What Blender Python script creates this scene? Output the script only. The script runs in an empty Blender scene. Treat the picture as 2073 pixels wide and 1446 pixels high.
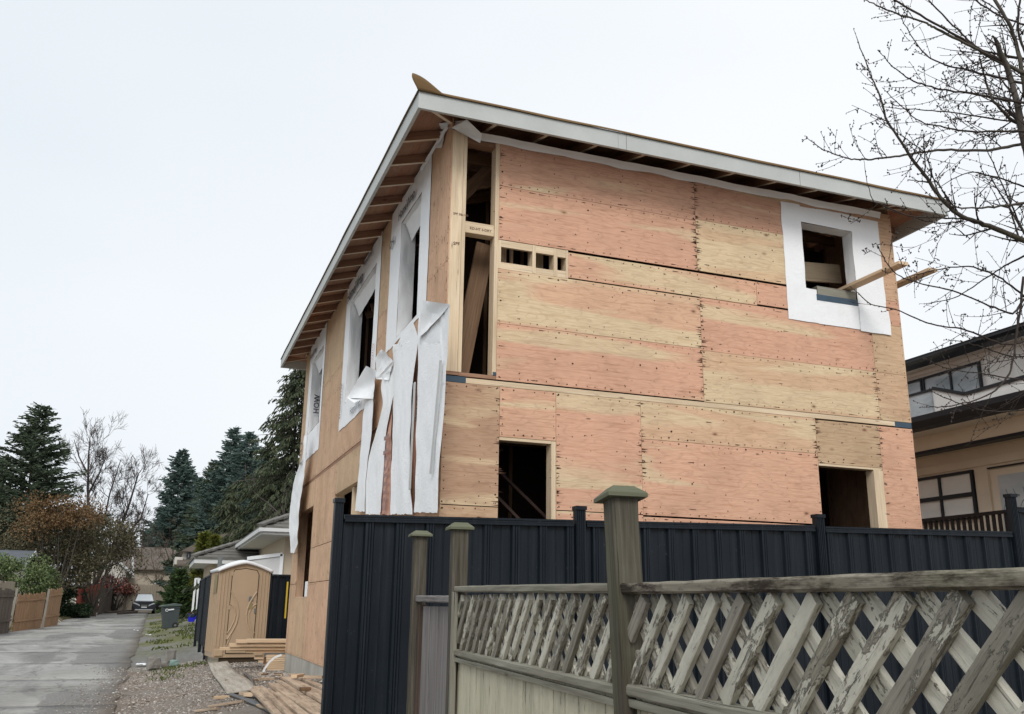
import bpy, math, random
from mathutils import Vector, Matrix, noise as mnoise
R = math.radians
rnd = random.Random(7)
S = bpy.context.scene
COL = S.collection

# ------------------------------------------------------------------ camera
FPX, YAW, PITCH, ROLL = 1840.75, 0.358020, 0.268672, 0.0128711
EYE = Vector((0, 0, 1.65))
fwd = Vector((math.sin(YAW)*math.cos(PITCH), math.cos(YAW)*math.cos(PITCH), math.sin(PITCH)))
rt0 = Vector((math.cos(YAW), -math.sin(YAW), 0)); up0 = rt0.cross(fwd)
CR = math.cos(ROLL)*rt0 + math.sin(ROLL)*up0
CU = -math.sin(ROLL)*rt0 + math.cos(ROLL)*up0
cam = bpy.data.cameras.new('camera'); cam.sensor_width = 36; cam.lens = FPX/2073*36
cam.clip_start = 0.05; cam.clip_end = 2000
co = bpy.data.objects.new('camera', cam); COL.objects.link(co)
co.matrix_world = Matrix(((CR.x, CU.x, -fwd.x, EYE.x), (CR.y, CU.y, -fwd.y, EYE.y), (CR.z, CU.z, -fwd.z, EYE.z), (0, 0, 0, 1)))
S.camera = co
# ------------------------------------------------------------------ world, sun, exposure
W = bpy.data.worlds.new('World'); S.world = W; W.use_nodes = True
nt = W.node_tree; nt.nodes.clear()
sky = nt.nodes.new('ShaderNodeTexSky'); sky.sky_type = 'NISHITA'; sky.sun_disc = False
SUN_EL, SUN_AZ = R(41), R(203)          # azimuth clockwise from +y
sky.sun_elevation = SUN_EL; sky.sun_rotation = SUN_AZ; sky.air_density = 1.0; sky.dust_density = 6; sky.ozone_density = 1
tc = nt.nodes.new('ShaderNodeTexCoord')
nz = nt.nodes.new('ShaderNodeTexNoise'); nz.inputs['Scale'].default_value = 1.3; nz.inputs['Detail'].default_value = 3; nz.inputs['Roughness'].default_value = 0.5
mp = nt.nodes.new('ShaderNodeMapping'); mp.inputs['Scale'].default_value = (1, 1, 2.2)
nt.links.new(tc.outputs['Generated'], mp.inputs[0]); nt.links.new(mp.outputs[0], nz.inputs['Vector'])
cr = nt.nodes.new('ShaderNodeValToRGB')
cr.color_ramp.elements[0].position = 0.3; cr.color_ramp.elements[0].color = (7.7, 8.05, 8.4, 1)
cr.color_ramp.elements[1].position = 0.7; cr.color_ramp.elements[1].color = (8.6, 8.75, 8.95, 1)
nt.links.new(nz.outputs['Fac'], cr.inputs[0])
mx = nt.nodes.new('ShaderNodeMixRGB'); mx.inputs[0].default_value = 0.93
sx = nt.nodes.new('ShaderNodeSeparateXYZ'); nt.links.new(tc.outputs['Generated'], sx.inputs[0])
c2 = nt.nodes.new('ShaderNodeValToRGB'); c2.color_ramp.elements[0].position = 0.30; c2.color_ramp.elements[0].color = (.87, .91, .935, 1)
c2.color_ramp.elements[1].position = 0.8; c2.color_ramp.elements[1].color = (1.03, 1.03, 1.03, 1)
ma = nt.nodes.new('ShaderNodeMath'); ma.operation = 'MULTIPLY_ADD'; ma.inputs[1].default_value = .5; ma.inputs[2].default_value = .5
nt.links.new(sx.outputs[0], ma.inputs[0]); nt.links.new(ma.outputs[0], c2.inputs[0])
mm = nt.nodes.new('ShaderNodeMixRGB'); mm.blend_type = 'MULTIPLY'; mm.inputs[0].default_value = 1
nt.links.new(cr.outputs[0], mm.inputs[1]); nt.links.new(c2.outputs[0], mm.inputs[2])
nt.links.new(sky.outputs[0], mx.inputs[1]); nt.links.new(mm.outputs[0], mx.inputs[2])
bg = nt.nodes.new('ShaderNodeBackground'); bg.inputs[1].default_value = 0.1
wo = nt.nodes.new('ShaderNodeOutputWorld')
nt.links.new(mx.outputs[0], bg.inputs[0]); nt.links.new(bg.outputs[0], wo.inputs[0])
sl = bpy.data.lights.new('sun', 'SUN'); sl.energy = 1.5; sl.angle = R(25); sl.color = (1, 0.97, 0.93)
so = bpy.data.objects.new('sun', sl); COL.objects.link(so)
sd = Vector((math.sin(SUN_AZ)*math.cos(SUN_EL), math.cos(SUN_AZ)*math.cos(SUN_EL), math.sin(SUN_EL)))
so.rotation_euler = (-sd).to_track_quat('-Z', 'Y').to_euler()
S.view_settings.view_transform = 'Standard'; S.view_settings.look = 'None'
S.view_settings.exposure = 0.26; S.view_settings.gamma = 1; S.view_settings.use_curve_mapping = False
S.render.engine = 'CYCLES'

# ------------------------------------------------------------------ measuring helpers (photo pixel -> point on a real plane)
def ray(px, py): return CR*((px-1036.5)/FPX) - CU*((py-723)/FPX) + fwd
def onX(px, py, X): d = ray(px, py); return EYE + d*(X/d.x)
def onY(px, py, Y): d = ray(px, py); return EYE + d*(Y/d.y)
def onZ(px, py, Z): d = ray(px, py); return EYE + d*((Z-1.65)/d.z)
def atD(px, py, D): return EYE + ray(px, py)*D
def gh(px, py):
    d = ray(px, py); t = 2.0
    while t < 400:
        p = EYE+d*t
        if p.z < ground_z(p.x, p.y): break
        t += .05+t*.002
    return Vector((p.x, p.y, ground_z(p.x, p.y)))
def sstep(t): t = max(0, min(1, t)); return t*t*(3-2*t)
def ground_z(x, y):
    z = 0.0085*max(-20, min(y, 90)) + 0.02*max(0, y-90)*sstep((y-90)/80)
    xe = -0.35
    rise = .46-.22*sstep((y-13.5)/6)
    z += sstep((x-xe)/2.3)*rise*sstep((y-3)/8)
    z += 0.05*sstep((-5.6-x)/2)
    return z

# ------------------------------------------------------------------ mesh builder
class MB:
    def __init__(s): s.v = []; s.f = []; s.uv = []
    def face(s, pts, uvs=None):
        n = len(s.v); s.v += [tuple(p) for p in pts]; s.f.append(tuple(range(n, n+len(pts))))
        s.uv.append(uvs or [(0, 0)]*len(pts))
    def obox(s, c, ax, h, rv=None):
        """box: centre c, three unit axes ax, half sizes h; grain (u) runs along ax[0]"""
        c = Vector(c); a = [Vector(x) for x in ax]
        if rv is None: rv = (rnd.uniform(0, 60), rnd.uniform(0, 60))
        n = len(s.v)
        for k in range(8):
            p = c + a[0]*h[0]*(1 if k & 1 else -1) + a[1]*h[1]*(1 if k & 2 else -1) + a[2]*h[2]*(1 if k & 4 else -1)
            s.v.append(tuple(p))
        for q, (i, j) in (((0, 4, 6, 2), (2, 1)), ((1, 3, 7, 5), (1, 2)), ((0, 1, 5, 4), (0, 2)), ((2, 6, 7, 3), (0, 2)), ((0, 2, 3, 1), (0, 1)), ((4, 5, 7, 6), (0, 1))):
            s.f.append(tuple(n+k for k in q)); us = []
            for k in q:
                co_ = [h[m]*(1 if k & (1 << m) else -1) for m in range(3)]
                us.append((co_[i]+rv[0], co_[j]+rv[1]+(0.37 if i == 0 and j == 2 else 0)))
            s.uv.append(us)
    def box(s, x0, x1, y0, y1, z0, z1, g='x', rv=None):
        c = ((x0+x1)/2, (y0+y1)/2, (z0+z1)/2); X, Y, Z = (1, 0, 0), (0, 1, 0), (0, 0, 1)
        hx, hy, hz = (x1-x0)/2, (y1-y0)/2, (z1-z0)/2
        if g == 'x': s.obox(c, (X, Y, Z), (hx, hy, hz), rv)
        elif g == 'y': s.obox(c, (Y, Z, X), (hy, hz, hx), rv)
        else: s.obox(c, (Z, X, Y), (hz, hx, hy), rv)
    def beam(s, p0, p1, w, h, up=(0, 0, 1), rv=None):
        """w sideways, h along up"""
        p0, p1 = Vector(p0), Vector(p1); d = p1-p0; L = d.length; d.normalize()
        u = Vector(up); sd_ = d.cross(u)
        if sd_.length < 1e-4: sd_ = d.cross(Vector((1, 0, 0)))
        sd_.normalize(); u = sd_.cross(d).normalized()
        s.obox((p0+p1)/2, (d, sd_, u), (L/2, w/2, h/2), rv)
    def worn(s, p0, p1, w, h, up=(0, 0, 1), seg=None, ch=0.006, jit=0.0015):
        """beam with chamfered, slightly uneven edges"""
        p0, p1 = Vector(p0), Vector(p1); d = p1-p0; L = d.length; d.normalize()
        u = Vector(up); sd_ = d.cross(u)
        if sd_.length < 1e-4: sd_ = d.cross(Vector((1, 0, 0)))
        sd_.normalize(); u = sd_.cross(d).normalized()
        seg = seg or max(2, min(26, int(L/0.06)))
        prof = [(-w/2+ch, -h/2), (w/2-ch, -h/2), (w/2, -h/2+ch), (w/2, h/2-ch), (w/2-ch, h/2), (-w/2+ch, h/2), (-w/2, h/2-ch), (-w/2, -h/2+ch)]
        cum = [0]
        for k in range(8):
            a, b = prof[k], prof[(k+1) % 8]; cum.append(cum[-1]+math.hypot(a[0]-b[0], a[1]-b[1]))
        ru, rv = rnd.uniform(0, 60), rnd.uniform(0, 60); n = len(s.v)
        for i in range(seg+1):
            c = p0 + d*(L*i/seg)
            for (a, b) in prof:
                s.v.append(tuple(c + sd_*(a+rnd.uniform(-jit, jit)) + u*(b+rnd.uniform(-jit, jit))))
        for i in range(seg):
            for k in range(8):
                k2 = (k+1) % 8
                s.f.append((n+i*8+k, n+i*8+k2, n+(i+1)*8+k2, n+(i+1)*8+k))
                u0, u1 = L*i/seg+ru, L*(i+1)/seg+ru
                s.uv.append([(u0, cum[k]+rv), (u0, cum[k+1]+rv), (u1, cum[k+1]+rv), (u1, cum[k]+rv)])
        for e, o in ((0, 1), (seg, 0)):
            idx = [n+e*8+k for k in range(8)]
            if o: idx = idx[::-1]
            s.f.append(tuple(idx)); s.uv.append([(ru+.01*k, rv) for k in range(8)])
    def tube(s, pts, rad, n=6, cap=True):
        pts = [Vector(p) for p in pts]; m = len(s.v); pr = None; L = 0; ru, rv = rnd.uniform(0, 60), rnd.uniform(0, 60)
        Ls = []
        for i, p in enumerate(pts):
            d = (pts[min(i+1, len(pts)-1)]-pts[max(i-1, 0)])
            if d.length < 1e-6: d = Vector((0, 0, 1))
            d.normalize()
            if pr is None:
                a = Vector((0, 0, 1)) if abs(d.z) < 0.9 else Vector((1, 0, 0)); x = d.cross(a).normalized()
            else:
                x = pr - d*pr.dot(d)
                if x.length < 1e-5: x = d.cross(Vector((0.3, 0.5, 0.8)))
                x.normalize()
            pr = x; y = d.cross(x); r = rad[i] if isinstance(rad, (list, tuple)) else rad
            for k in range(n):
                t = 2*math.pi*k/n; s.v.append(tuple(p + x*(math.cos(t)*r) + y*(math.sin(t)*r)))
            if i: L += (pts[i]-pts[i-1]).length
            Ls.append(L)
        for i in range(len(pts)-1):
            for k in range(n):
                k2 = (k+1) % n
                s.f.append((m+i*n+k, m+i*n+k2, m+(i+1)*n+k2, m+(i+1)*n+k))
                s.uv.append([(Ls[i]+ru, k*.05+rv), (Ls[i]+ru, k*.05+.05+rv), (Ls[i+1]+ru, k*.05+.05+rv), (Ls[i+1]+ru, k*.05+rv)])
        if cap and n > 2:
            s.f.append(tuple(m+k for k in range(n))[::-1]); s.uv.append([(0, 0)]*n)
            q = m+(len(pts)-1)*n; s.f.append(tuple(q+k for k in range(n))); s.uv.append([(0, 0)]*n)
    def prism(s, poly, axis, a0, a1):
        """polygon in the two other axes, extruded along axis (0,1,2)"""
        def P(p, a):
            q = [0, 0, 0]; o = [i for i in range(3) if i != axis]; q[o[0]] = p[0]; q[o[1]] = p[1]; q[axis] = a; return tuple(q)
        n = len(poly); ru, rv = rnd.uniform(0, 60), rnd.uniform(0, 60)
        s.face([P(p, a0) for p in poly], [(p[0]+ru, p[1]+rv) for p in poly])
        s.face([P(p, a1) for p in poly][::-1], [(p[0]+ru, p[1]+rv) for p in poly][::-1])
        L = 0
        for i in range(n):
            a, b = poly[i], poly[(i+1) % n]; l = math.hypot(a[0]-b[0], a[1]-b[1])
            s.face([P(b, a0), P(a, a0), P(a, a1), P(b, a1)], [(a0+ru, L+l+rv), (a0+ru, L+rv), (a1+ru, L+rv), (a1+ru, L+l+rv)]); L += l
    def grid(s, fn, nu, nv, uvf=None):
        n = len(s.v); ru, rv = rnd.uniform(0, 60), rnd.uniform(0, 60)
        P = [[Vector(fn(i/nu, j/nv)) for j in range(nv+1)] for i in range(nu+1)]
        for i in range(nu+1):
            for j in range(nv+1): s.v.append(tuple(P[i][j]))
        def q(i, j): return n+i*(nv+1)+j
        lu = (P[nu][0]-P[0][0]).length or 1; lv = (P[0][nv]-P[0][0]).length or 1
        for i in range(nu):
            for j in range(nv):
                s.f.append((q(i, j), q(i+1, j), q(i+1, j+1), q(i, j+1)))
                s.uv.append([(a/nu*lu+ru, b/nv*lv+rv) for a, b in ((i, j), (i+1, j), (i+1, j+1), (i, j+1))])
    def octa(s, c, r, rz=None):
        n = len(s.v); rz = rz or r; c = Vector(c)
        for d in ((1, 0, 0), (-1, 0, 0), (0, 1, 0), (0, -1, 0), (0, 0, 1), (0, 0, -1)):
            k = rnd.uniform(.7, 1.2)
            s.v.append((c.x+d[0]*r*k, c.y+d[1]*r*k, c.z+d[2]*rz*k))
        for f in ((0, 2, 4), (2, 1, 4), (1, 3, 4), (3, 0, 4), (2, 0, 5), (1, 2, 5), (3, 1, 5), (0, 3, 5)):
            s.f.append(tuple(n+k for k in f)); s.uv.append([(c.x, c.y)]*3)
    def build(s, name, mat, parent=None, smooth=False, origin=None, **kw):
        me = bpy.data.meshes.new(name)
        o3 = Vector(origin) if origin is not None else Vector((0, 0, 0))
        me.from_pydata([(v[0]-o3.x, v[1]-o3.y, v[2]-o3.z) for v in s.v] if origin is not None else s.v, [], s.f)
        l = me.uv_layers.new(name='UVMap'); flat = []
        for f in s.uv:
            for u in f: flat += [u[0], u[1]]
        l.data.foreach_set('uv', flat)
        if smooth: me.polygons.foreach_set('use_smooth', [True]*len(me.polygons))
        me.materials.append(mat)
        ob = bpy.data.objects.new(name, me); COL.objects.link(ob)
        if origin is not None: ob.location = o3
        if parent is not None:
            ob.parent = parent
            p = Vector(parent.get('_loc', (0, 0, 0))) if False else None
        for k, v in kw.items():
            if k == 'color': ob.color = v
            else: ob[k] = v
        return ob
def thing(name, label, cat, group=None):
    o = bpy.data.objects.new(name, None); COL.objects.link(o); o['label'] = label; o['category'] = cat
    o.empty_display_size = 0.2
    if group: o['group'] = group
    return o
def tag(o, label, cat, group=None):
    o['label'] = label; o['category'] = cat
    if group: o['group'] = group
    return o
def rebase(root, loc):
    """put a thing's empty at its own base: its parts keep their place"""
    loc = Vector(loc); root.location = loc
    for ch in root.children: ch.location = ch.location - loc
def copy_tree(o, parent=None):
    c = o.copy(); COL.objects.link(c)
    if parent is not None: c.parent = parent
    for ch in list(o.children): copy_tree(ch, c)
    return c
def wcopy(o, parent, **kw):
    c = o.copy(); COL.objects.link(c); c.parent = parent
    for k, v in kw.items(): setattr(c, k, v)
    return c

# ------------------------------------------------------------------ materials
class NT:
    def __init__(s, name):
        s.m = bpy.data.materials.new(name); s.m.use_nodes = True; s.t = s.m.node_tree; s.t.nodes.clear()
        s.out = s.n('OutputMaterial'); s.b = s.n('BsdfPrincipled'); s.l(s.b.outputs[0], s.out.inputs[0])
    def n(s, k): return s.t.nodes.new('ShaderNode'+k)
    def l(s, a, b): s.t.links.new(a, b)
    def val(s, sock, v):
        if hasattr(v, 'is_linked') or hasattr(v, 'links'): s.l(v, sock)
        elif isinstance(v, (tuple, list)) and len(v) == 3 and sock.type == 'RGBA': sock.default_value = (*v, 1)
        else: sock.default_value = v
    def uv(s): return s.n('TexCoord').outputs['UV']
    def obj(s): return s.n('TexCoord').outputs['Object']
    def pos(s): return s.n('NewGeometry').outputs['Position']
    def map(s, v, sc=(1, 1, 1), loc=(0, 0, 0), rot=(0, 0, 0)):
        m = s.n('Mapping'); s.l(v, m.inputs[0]); m.inputs['Location'].default_value = loc; m.inputs['Rotation'].default_value = rot; m.inputs['Scale'].default_value = sc; return m.outputs[0]
    def noise(s, v, sc=1, det=3, ro=.5, dist=0, col=False):
        n = s.n('TexNoise'); s.l(v, n.inputs['Vector']); n.inputs['Scale'].default_value = sc; n.inputs['Detail'].default_value = det
        n.inputs['Roughness'].default_value = ro; n.inputs['Distortion'].default_value = dist; return n.outputs['Color' if col else 'Fac']
    def vor(s, v, sc=1, feat='F1', out='Distance', rnd_=1):
        n = s.n('TexVoronoi'); n.feature = feat; s.l(v, n.inputs['Vector']); n.inputs['Scale'].default_value = sc; n.inputs['Randomness'].default_value = rnd_; return n.outputs[out]
    def ramp(s, f, st, interp='LINEAR'):
        r = s.n('ValToRGB'); s.l(f, r.inputs[0]); e = r.color_ramp.elements; r.color_ramp.interpolation = interp
        while len(e) < len(st): e.new(.5)
        for k, (p, c) in enumerate(st):
            e[k].position = p; e[k].color = (c, c, c, 1) if isinstance(c, (int, float)) else (*c, 1)
        return r.outputs[0]
    def mix(s, f, a, b, bl='MIX'):
        m = s.n('MixRGB'); m.blend_type = bl; s.val(m.inputs[0], f); s.val(m.inputs[1], a); s.val(m.inputs[2], b); return m.outputs[0]
    def math(s, op, a, b=0, c=0):
        m = s.n('Math'); m.operation = op; s.val(m.inputs[0], a); s.val(m.inputs[1], b); s.val(m.inputs[2], c); return m.outputs[0]
    def vadd(s, a, b):
        m = s.n('VectorMath'); m.operation = 'ADD'; s.val(m.inputs[0], a); s.val(m.inputs[1], b); return m.outputs[0]
    def vscale(s, a, k):
        m = s.n('VectorMath'); m.operation = 'SCALE'; s.l(a, m.inputs[0]); m.inputs['Scale'].default_value = k; return m.outputs[0]
    def done(s, col, rough=.8, bump=None, bd=.005, spec=.3, metal=0, **kw):
        s.val(s.b.inputs['Base Color'], col); s.val(s.b.inputs['Roughness'], rough); s.b.inputs['Metallic'].default_value = metal
        s.b.inputs['Specular IOR Level'].default_value = spec
        if bump is not None:
            b = s.n('Bump'); b.inputs['Strength'].default_value = 1; b.inputs['Distance'].default_value = bd; s.l(bump, b.inputs['Height']); s.l(b.outputs[0], s.b.inputs['Normal'])
        for k, v in kw.items(): s.val(s.b.inputs[k.replace('_', ' ')], v)
        return s.m
def srgb(r, g, b):
    f = lambda c: (c/255/12.92) if c/255 <= .04045 else ((c/255+.055)/1.055)**2.4
    return (f(r), f(g), f(b))

def m_plain(name, c, rough=.7, var=.12, sc=3, spec=.3, metal=0, bumpd=.002, bsc=40, **kw):
    t = NT(name); p = t.obj(); n = t.noise(p, sc, 4, .6); n2 = t.noise(p, bsc, 2)
    col = t.mix(t.ramp(n, [(.3, 0), (.7, 1)]), tuple(x*(1-var) for x in c), tuple(min(1, x*(1+var)) for x in c))
    return t.done(col, rough, n2, bumpd, spec, metal, **kw)

def m_plywood(name, ca, cb, stripe=0.35, dirt=.35, g=1):
    """sheathing ply: rotary veneer figure along u, sapwood bands, weather stains; tint = object colour"""
    t = NT(name); uv = t.uv(); oi = t.n('ObjectInfo')
    warp = t.noise(t.map(uv, (.7, 2.2, 1)), 1.5, 3, .55)
    # contour figure of rotary-cut veneer
    v = t.n('SeparateXYZ'); t.l(uv, v.inputs[0])
    ph = t.math('ADD', t.math('MULTIPLY', v.outputs[1], 55), t.math('MULTIPLY', warp, 70))
    rings = t.ramp(t.math('MULTIPLY_ADD', t.math('SINE', ph), .5, .5), [(.0, 1), (.12, .25), (.35, 0), (1, 0)])
    fine = t.noise(t.map(uv, (5, 130, 1)), 1, 3, .7)
    fine2 = t.noise(t.map(uv, (1.6, 38, 1)), 1, 4, .65)
    band = t.noise(t.map(uv, (.35, 3.2, 1)), 1, 2, .4, .6)
    col = t.mix(t.ramp(band, [(.48+.16*(1-stripe), 0), (.56+.16*(1-stripe), 1)]), oi.outputs['Color'], cb)
    col = t.mix(t.math('MULTIPLY', rings, .23), col, t.mix(.6, col, (.18, .06, .02), 'MULTIPLY'))
    col = t.mix(t.ramp(fine, [(.35, .38), (.62, 0)]), col, t.mix(.75, col, (.42, .22, .13), 'MULTIPLY'))
    col = t.mix(t.ramp(fine2, [(.30, .5), (.48, 0), (.75, 0)]), col, t.mix(.8, col, (.5, .33, .22), 'MULTIPLY'))
    cloud = t.noise(uv, 1.7, 5, .62)
    col = t.mix(t.ramp(cloud, [(.42, 0), (.75, dirt)]), col, (.16, .10, .065))
    mold = t.noise(t.map(uv, (6, 22, 1)), 1, 5, .7)
    big = t.noise(uv, .9, 2)
    mm = t.math('MULTIPLY', t.ramp(mold, [(.60, 0), (.70, .8)]), t.ramp(big, [(.45, 0), (.65, .75)]))
    col = t.mix(mm, col, (.07, .045, .035))
    # knots
    kd = t.vor(t.map(uv, (1.7, 3.1, 1)), 1.0)
    col = t.mix(t.ramp(kd, [(.02, .85), (.05, .35), (.09, 0)]), col, (.14, .05, .025))
    bmp = t.math('ADD', fine, t.math('MULTIPLY', fine2, 1.2))
    return t.done(col, .82, bmp, .0014, .25)

def m_wood(name, c0, c1, c2, dark=.4, moss=0, gsc=1, rough=.85, bd=.002, mossc=(.12, .15, .05), stain=0.0):
    """sawn lumber: grain along u"""
    t = NT(name); uv = t.uv()
    g1 = t.noise(t.map(uv, (2*gsc, 60*gsc, 1)), 1, 4, .65, .2)
    g2 = t.noise(t.map(uv, (.8*gsc, 14*gsc, 1)), 1, 3, .5, .5)
    col = t.ramp(g1, [(.3, c0), (.5, c1), (.72, c2)])
    col = t.mix(t.ramp(g2, [(.35, dark), (.6, 0)]), col, t.mix(.8, col, (.35, .28, .22), 'MULTIPLY'))
    bl = t.noise(t.map(uv, (1.1, 3, 1)), 1, 3)
    col = t.mix(t.ramp(bl, [(.4, 0), (.7, .4)]), col, t.mix(1, col, (.62, .58, .55), 'MULTIPLY'))
    kd = t.vor(t.map(uv, (2.2, 9, 1)), 1.0)
    col = t.mix(t.ramp(kd, [(.03, .8), (.07, .3), (.12, 0)]), col, (c0[0]*.3, c0[1]*.22, c0[2]*.2))
    if stain:
        sn = t.noise(t.map(uv, (2.6, 11, 1)), 1, 6, .75)
        col = t.mix(t.ramp(sn, [(.53-.06*stain, 0), (.58, min(1, stain))]), col, (.032, .022, .017))
    if moss:
        mn = t.noise(t.map(uv, (2, 7, 1)), 1, 5, .65); mn2 = t.noise(t.map(uv, (.6, 2, 1)), 1, 2)
        col = t.mix(t.math('MULTIPLY', t.ramp(mn, [(.42, 0), (.62, 1)]), t.ramp(mn2, [(.4, 0), (.65, moss)])), col, mossc)
    crack = t.ramp(t.noise(t.map(uv, (1.3*gsc, 90*gsc, 1), (7, 3, 0)), 1, 3, .6), [(.3, 0), (.36, 1)])
    col = t.mix(t.ramp(crack, [(0, .55), (1, 0)]), col, (c0[0]*.25, c0[1]*.25, c0[2]*.25))
    bmp = t.math('ADD', g1, t.math('MULTIPLY', crack, .8))
    return t.done(col, rough, bmp, bd, .2)

def m_peel(name, paint, wood0, wood1, cover=.55, alongs=(14, 44)):
    """flaking paint over grey wood, grain along u"""
    t = NT(name); uv = t.uv()
    g1 = t.noise(t.map(uv, (2.5, 70, 1)), 1, 4, .65)
    wood = t.ramp(g1, [(.3, wood0), (.68, wood1)])
    n1 = t.noise(t.map(uv, (alongs[0], alongs[1], 1)), 1, 8, .74, .3); n2 = t.noise(t.map(uv, (1.7, 5, 1)), 1, 2)
    f = t.math('ADD', n1, t.math('MULTIPLY', t.math('SUBTRACT', n2, .5), .7))
    th = 1-cover
    k = t.ramp(f, [(th-.03, 0), (th+.02, 1)])
    edge = t.ramp(f, [(th-.05, 0), (th-.01, 1), (th+.01, 0)])
    d = t.noise(t.map(uv, (4, 16, 1)), 1, 4, .6)
    pcol = t.mix(t.ramp(d, [(.4, 0), (.75, .55)]), paint, tuple(x*.55 for x in paint))
    col = t.mix(k, wood, pcol); col = t.mix(t.math('MULTIPLY', edge, .35), col, tuple(x*.35 for x in wood0))
    big = t.noise(t.map(uv, (1, 4, 1), (3, 9, 0)), 1, 3)
    col = t.mix(t.ramp(big, [(.45, 0), (.75, .45)]), col, (.10, .10, .06))
    ck = t.noise(t.map(uv, (5, 75, 1), (2, 5, 0)), 1, 4, .7, .5)
    col = t.mix(t.ramp(ck, [(.30, .85), (.40, 0)]), col, (.05, .045, .035))
    fl = t.noise(t.map(uv, (26, 60, 1)), 1, 4, .7)
    col = t.mix(t.ramp(fl, [(.55, 0), (.68, .55)]), col, t.mix(.6, col, (.25, .23, .19)))
    bmp = t.math('ADD', t.math('MULTIPLY', k, 1.0), t.math('ADD', g1, t.math('MULTIPLY', fl, .6)))
    return t.done(col, .8, bmp, .0028, .25)

def m_wrap(name):
    t = NT(name); p = t.pos()
    a = t.noise(t.map(p, (1, 1, 1.5)), 6, 5, .62, 1.2); b = t.noise(t.map(p, (1, 1, 2)), 34, 3, .6, .8)
    w = t.noise(t.map(p, (1, 1, .35)), 5, 3, .5, .8)
    h = t.math('ADD', t.math('ADD', t.math('ABSOLUTE', t.math('SUBTRACT', a, .5)), t.math('MULTIPLY', b, .12)), t.math('ABSOLUTE', t.math('SUBTRACT', w, .5)))
    dirt = t.noise(p, 2.2, 4, .6)
    col = t.mix(t.ramp(dirt, [(.5, 0), (.8, .35)]), (.87, .88, .89), (.68, .67, .65))
    return t.done(col, .6, h, .009, .3)

def m_leaf(name, c0, c1, c2, rough=.75, sc=1.2, tr=.0):
    t = NT(name); g = t.n('NewGeometry'); n = t.noise(g.outputs['Position'], sc, 4, .65)
    r = g.outputs['Random Per Island']
    col = t.ramp(t.math('ADD', t.math('MULTIPLY', n, .6), t.math('MULTIPLY', r, .4)), [(.3, c0), (.5, c1), (.72, c2)])
    return t.done(col, rough, None, spec=.15)
# ------------------------------------------------------------------ material set
M = {}
M['ply'] = m_plywood('sheathing_plywood', (.5, .25, .14), (.74, .58, .38), .38, .22)
M['plystripe'] = m_plywood('banded_plywood', (.5, .25, .14), (.75, .60, .39), 1.0, .2)
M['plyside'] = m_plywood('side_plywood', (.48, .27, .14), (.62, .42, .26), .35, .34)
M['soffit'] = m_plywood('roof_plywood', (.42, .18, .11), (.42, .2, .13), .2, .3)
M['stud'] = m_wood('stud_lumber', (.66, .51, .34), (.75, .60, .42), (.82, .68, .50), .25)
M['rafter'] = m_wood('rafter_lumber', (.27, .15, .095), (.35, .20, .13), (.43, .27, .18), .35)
M['rafteredge'] = m_wood('rafter_edge', (.70, .58, .45), (.76, .64, .5), (.8, .7, .56), .05)
M['indoor'] = m_wood('indoor_lumber', (.16, .10, .06), (.21, .13, .08), (.26, .17, .10), .4)  # framing darkened for indoor shade; dark offcuts outside share it
M['shadeply'] = m_plain('indoor_shade_board', (.022, .013, .010), .95)  # near black colour carries the shade of the unlit rooms
M['lumber'] = m_wood('ground_lumber', (.42, .31, .22), (.54, .42, .31), (.63, .51, .39), .45, 0, .8, stain=.35)
M['cleanlumber'] = m_wood('clean_lumber', (.60, .42, .27), (.68, .51, .34), (.76, .60, .43), .2)
M['greylumber'] = m_wood('grey_walk_ply', (.36, .32, .27), (.45, .41, .35), (.54, .50, .43), .4, 0, .8, stain=.2)
M['fascia'] = m_plain('primed_fascia', (.46, .475, .46), .55, .07, 2.5, bumpd=.001, bsc=30)
M['membrane'] = m_wood('roof_membrane', (.16, .10, .045), (.21, .135, .065), (.25, .165, .085), .3, 0, .2)
M['membranegrey'] = m_plain('grey_underlay', (.16, .15, .13), .8)
M['wrap'] = m_wrap('white_house_wrap')
M['print'] = m_plain('wrap_print', (.045, .05, .06), .6, .02)
M['printred'] = m_plain('wrap_print_red', (.45, .12, .08), .6, .02)
M['printpale'] = m_plain('wrap_print_pale', (.20, .22, .25), .6, .02)
M['pink'] = m_plain('pinkish_wrap_back', (.60, .33, .24), .6, .15, 4)
M['tapeblue'] = m_plain('blue_grey_gasket', (.05, .085, .12), .5)
M['nail'] = m_plain('nail_head', (.05, .02, .012), .7, .3)
M['smear'] = m_plain('rust_smear', (.11, .055, .035), .85, .4, 30)
def m_conc(name, c, streak=.4):
    t = NT(name); p = t.obj(); a = t.noise(p, 1.5, 5, .65); b = t.noise(t.map(p, (9, 9, .7)), 1, 4, .6); f = t.noise(p, 60, 3, .6)
    col = t.mix(t.ramp(a, [(.3, 0), (.7, 1)]), tuple(x*.75 for x in c), tuple(x*1.15 for x in c))
    col = t.mix(t.ramp(b, [(.45, 0), (.7, streak)]), col, tuple(x*.45 for x in c))
    return t.done(col, .9, t.math('ADD', f, a), .004, .2)
M['conc'] = m_conc('foundation_concrete', (.44, .42, .37))
M['chunk'] = m_conc('broken_concrete', (.27, .255, .23), .5)
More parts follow.
